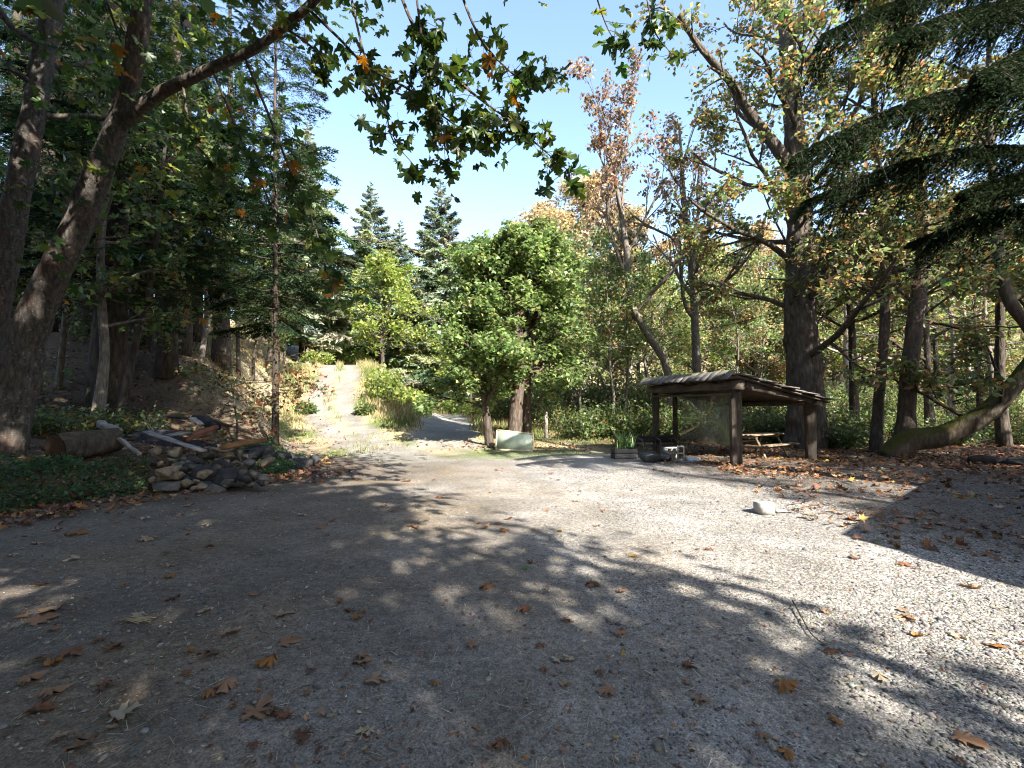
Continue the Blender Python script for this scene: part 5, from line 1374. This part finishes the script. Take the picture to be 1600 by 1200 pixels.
# ------------------------------------------------------------------ fallen leaves
LEAFPAL = [(.17, .075, .035), (.22, .125, .07), (.12, .055, .03), (.27, .185, .115), (.24, .11, .03), (.32, .26, .17), (.34, .23, .05)]
fl_mesh = []
for i, c in enumerate(LEAFPAL):
    for s in range(4):
        rg = np.random.default_rng(i * 10 + s)
        v, t = maple_shape(.15 + .28 * rg.uniform(), 40 + i * 4 + s)
        v = v.copy(); v[:, 2] += (.42 if s != 2 else -.3) * np.abs(v[:, 0]) ** 1.2 * rg.uniform(.4, 1.5) + .11 * rg.normal(0, 1, len(v)) * np.hypot(v[:, 0], v[:, 1] - .3) + rg.uniform(-.1, .25) * np.maximum(v[:, 1] - .35, 0)
        v[:, 0] *= rg.uniform(.7, 1.05) * (1 - .3 * np.maximum(v[:, 2], 0)); v[1:, :2] *= (1 - .3 * (rg.uniform(0, 1, (len(v) - 1, 1)) < .25))
        v[:, 2] -= np.percentile(v[:, 2], 15)
        mb = MB(); mb.add(v, t, None, np.clip(np.array(c) * (1 + rg.normal(0, .12, (len(v), 1))), .01, 1))
        if s != 1: tube(mb, [(0, .0, .02), (.02, -.3, .05), (.06, -.6, .02)], [.012, .01, .008], 3, cap=False, col=np.array(c) * .7)
        me = mb.mesh('fallen_leaf'); me.materials.append(M['dry_leaf']); fl_mesh.append(me)
named = [(398, 1108, 66, 1, 'largest tan leaf, curled, at the bottom edge left of centre'), (560, 1018, 34, 1, 'broad tan leaf on dark gravel left of the sunlit patch'), (583, 1060, 38, 3, 'yellow-tan star-shaped leaf below the broad tan leaf'), (50, 968, 44, 1, 'rusty leaf of the clump near the left edge'), (90, 944, 38, 3, 'pale curled leaf touching the rusty clump at left'), (178, 1108, 48, 5, 'pale cream leaf near the bottom left corner'),
         (70, 1073, 42, 1, 'flat brown leaf at the far lower left'), (80, 1030, 30, 4, 'orange leaf above the flat brown leaf at lower left'), (192, 1000, 34, 0, 'brown curled leaf left of the straw bundle'), (108, 1010, 40, 0, 'russet leaf near the left edge below the clump'), (440, 996, 36, 1, 'crumpled tan leaf in the shade left of centre'), (348, 984, 36, 3, 'folded tan leaf above the crumpled one at left'), (278, 928, 22, 2, 'dark red-brown upright leaf in the left shade'),
         (112, 832, 42, 4, 'big orange-yellow leaf at the edge of the ivy'), (230, 843, 28, 3, 'pale tan leaf on soil right of the orange-yellow leaf'), (957, 1069, 28, 1, 'flat brown leaf right of the sunlit patch'), (866, 1023, 24, 5, 'grey-cream leaf above the sunlit patch'), (1068, 1032, 26, 0, 'dark rust leaf on coarse gravel right of centre'), (1218, 1066, 36, 4, 'orange curled leaf on the coarse gravel at lower right'), (1296, 1112, 24, 4, 'orange crescent leaf near the bottom edge at right'),
         (1488, 984, 26, 5, 'pale folded leaf on the right gravel'), (1430, 986, 20, 4, 'yellow-brown leaf left of the pale folded leaf'), (1528, 915, 26, 3, 'tan leaf at the rim of the roof shadow'), (872, 828, 11, 6, 'bright yellow leaf at the edge of sun and shade'), (993, 864, 18, 6, 'yellow leaf on the sunlit gravel'), (332, 1072, 20, 4, 'small orange leaf in the lower left shade'), (500, 1100, 20, 3, 'small tan leaf right of the largest leaf'), (684, 1060, 18, 4, 'orange leaf left of the sunlit patch'),
         (740, 1003, 24, 1, 'brown leaf above the left of the sunlit patch'), (855, 1040, 16, 0, 'small red-brown leaf at the top of the sunlit patch'), (973, 1016, 14, 6, 'small pale yellow leaf on dark gravel'), (1416, 950, 18, 3, 'tan folded leaf in the right shade bands'), (433, 955, 40, 3, 'yellowish ragged leaf in the left-centre shade'), (340, 1012, 34, 2, 'dull brown flat leaf left of centre'), (157, 1062, 28, 0, 'brown leaf above the pale cream leaf')]
def lay_leaf(px, py, wpx, pi, label, group):
    d = CAM_H * FPX / max(py - HORIZON, 5)
    p = W(px, py, d); s = np.clip(wpx * d / FPX * .9, .05, .24)
    o = bpy.data.objects.new('fallen_leaf', fl_mesh[pi * 4 + random.randrange(4)]); COL.objects.link(o)
    o.location = (p[0], p[1], h1(p[0], p[1]) + .012); o.scale = (s, s, s * random.uniform(.5, .95) * (.55 if s > .13 else 1))
    o.rotation_euler = (random.gauss(0, .1), random.gauss(0, .1), random.uniform(0, 6.28))
    return tag(o, label, 'leaf', group)
for px, py, w, pi, lab in named: lay_leaf(px, py, w, pi, lab, 'fallen maple leaves on the yard')
rg = random.Random(4)
cnt = 0
while cnt < 190:
    px = rg.uniform(-20, 1620); py = 730 + 440 * rg.random() ** 1.7
    d = CAM_H * FPX / (py - HORIZON); x = (px - 800) / FPX * d
    if bank_x(d) - x > .1: continue
    w = (1.0 if px < 620 else .4 if px < 1250 else .6) * (1.3 if py < 830 else .42)
    if rg.random() > w: continue
    lay_leaf(px, py, FPX / d * rg.uniform(.05, .14), rg.choice([0, 0, 1, 1, 2, 3, 4, 5]), 'small curled brown leaf scattered on the yard', 'small scattered leaves'); cnt += 1
# green leaf, straw, twig
g = G(815, 887, 4.65)
v = np.array([(0, 0, 0), (.3, .4, .12), (.2, .75, .1), (0, 1, .0), (-.2, .75, .1), (-.3, .4, .12)]); mb = MB(); mb.add(v * [1, 1, .6] + [0, 0, .02], [(0, 1, 2), (0, 2, 3), (0, 3, 4), (0, 4, 5)], None, (.10, .16, .05)); o = mb.build('green_leaf', M['leaf'])
o.location = (g[0], g[1], g[2] + .008); o.scale = (.1, .1, .1); o.rotation_euler = (.1, .3, -1.0); tag(o, 'single fresh green leaf in the middle of the dark gravel', 'leaf')
mb = MB(); c = np.array(G(200, 966, 3.55))
for i in range(16):
    a = R.normal(.05, .18); L = R.uniform(.08, .2); q = c + np.array([R.uniform(-.1, .06), R.normal(0, .012), .012 + R.uniform(0, .015)])
    tube(mb, [q, q + np.array([L * .5, L * .5 * a, .006]), q + np.array([L, L * a, 0])], [.003] * 3, 3, col=(.42, .36, .24))
tag(mb.build('straw_bundle', attr_material('straw', .8)), 'pale bundle of straw splinters on the left dirt', 'straw')
mb = MB(); tube(mb, smooth_path([np.array(G(1238, 938, 3.9)) + [0, 0, .02], np.array(G(1252, 965, 3.6)) + [0, 0, .025], np.array(G(1268, 990, 3.35)) + [0, 0, .02], np.array(G(1292, 1008, 3.2)) + [0, 0, .015]], 12), np.linspace(.006, .003, 12), 5)
tag(mb.build('twig', M['bark_fir'], smooth=True), 'thin dark twig lying on the coarse gravel at right', 'twig')
# litter: all the small leaves nobody could count
def litter_d(x, y):
    n = fbm(x * .9, y * .9, 55); u = bank_x(y) - x
    a = sstep(9.0, 12.5, y + (n - .5) * 3) * sstep(3.6, 6.0, x + (n - .5) * 2) * (y < 24)
    b = sstep(-1.9, -.3, u + (n - .5)) * sstep(.9, .2, u) * sstep(.33, .5, n) * (y < 15)
    c = sstep(.3, 1.5, u) * .35 * (y < 24)
    e = np.exp(-((x - .3) / 2.2) ** 2 - ((y - 17.6) / 1.1) ** 2) * .5
    f = sstep(-3.5, -.5, u) * .09
    r = (x > 4) * (y > 4.5) * sstep(.4, .6, n) * .3
    return np.clip(np.maximum.reduce([a * (.35 + .65 * sstep(.4, .6, n)), b, c, e, f, r]), 0, 1)
x, y = scatter(110000, rng, (-16, 22, 3.5, 24), litter_d)
n = min(len(x), 42000); near = y < 11; x, y = x[:n], y[:n]
mb = MB(); sh5 = maple_shape(.2, 3)
LOB2 = (np.array([(0, 0, 0), (.5, .12, .12), (.24, .36, .0), (.5, .62, .16), (.16, .6, 0), (0, 1, .12), (-.16, .6, 0), (-.5, .62, .14), (-.24, .36, 0), (-.5, .12, .16)]), np.array([(0, 1, 2), (0, 2, 4), (2, 3, 4), (0, 4, 6), (4, 5, 6), (0, 6, 8), (6, 7, 8), (0, 8, 9)]))
near = near[:n]
for sel, shp in ((near, LOB2), (~near, LOBE)):
    xs_, ys_ = x[sel], y[sel]; m = len(xs_)
    add_leaves(mb, np.column_stack([xs_, ys_, H(xs_, ys_) + rng.uniform(.01, .05, m)]), rng.uniform(.05, .14, m), shp, rng, pick(rng, LEAFPAL, (5, 4, 4, 2, 2, 1, .4), m), 1.0, .35, .0)
tag(mb.build('leaf_litter', M['dry_leaf']), 'drift of brown fallen leaves along the yard edges and woods', 'leaves', kind='stuff')

# crumbs of leaf, needle and straw on the packed dirt
mb = MB(); n = 9000
d = 1.9 + 8 * rng.uniform(0, 1, n) ** 1.3; x = rng.uniform(-1.1, 1.1, n) * d; y = d
k = (bank_x(y) - x < 0) & (rng.uniform(0, 1, n) < (.35 + .65 * sstep(2.0, -2.5, x)) * sstep(.35, .65, fbm(x * 1.3, y * 1.3, 71) + .1))
x, y = x[k], y[k]; n = len(x)
add_leaves(mb, np.column_stack([x, y, H(x, y) + .008]), rng.uniform(.012, .04, n), KITE, rng, pick(rng, LEAFPAL + [(.4, .36, .28)], (4, 3, 4, 3, 1, 2, .3, 1), n), 1.0, .25, .0)
m = 3200; d = 1.9 + 6 * rng.uniform(0, 1, m); x = rng.uniform(-1.1, .5, m) * d; y = d; a = rng.uniform(0, 6.28, m); L = rng.uniform(.02, .09, m)
p = np.column_stack([x, y, H(x, y) + .01]); q = p + np.column_stack([np.cos(a) * L, np.sin(a) * L, 0 * a]); wv = np.column_stack([-np.sin(a), np.cos(a), 0 * a]) * .0016
kk = bank_x(y) - x < .3; p, q, wv = p[kk], q[kk], wv[kk]; m = len(p)
mb.add(np.stack([p - wv, p + wv, q + wv, q - wv], 1).reshape(-1, 3), None, np.arange(4 * m).reshape(-1, 4), np.repeat(pick(rng, [(.3, .24, .16), (.2, .13, .08), (.42, .37, .28)], (2, 2, 1), m), 4, 0))
tag(mb.build('ground_debris', M['dry_leaf']), 'crumbs of dry leaf, needles and straw over the packed dirt', 'debris', kind='stuff')
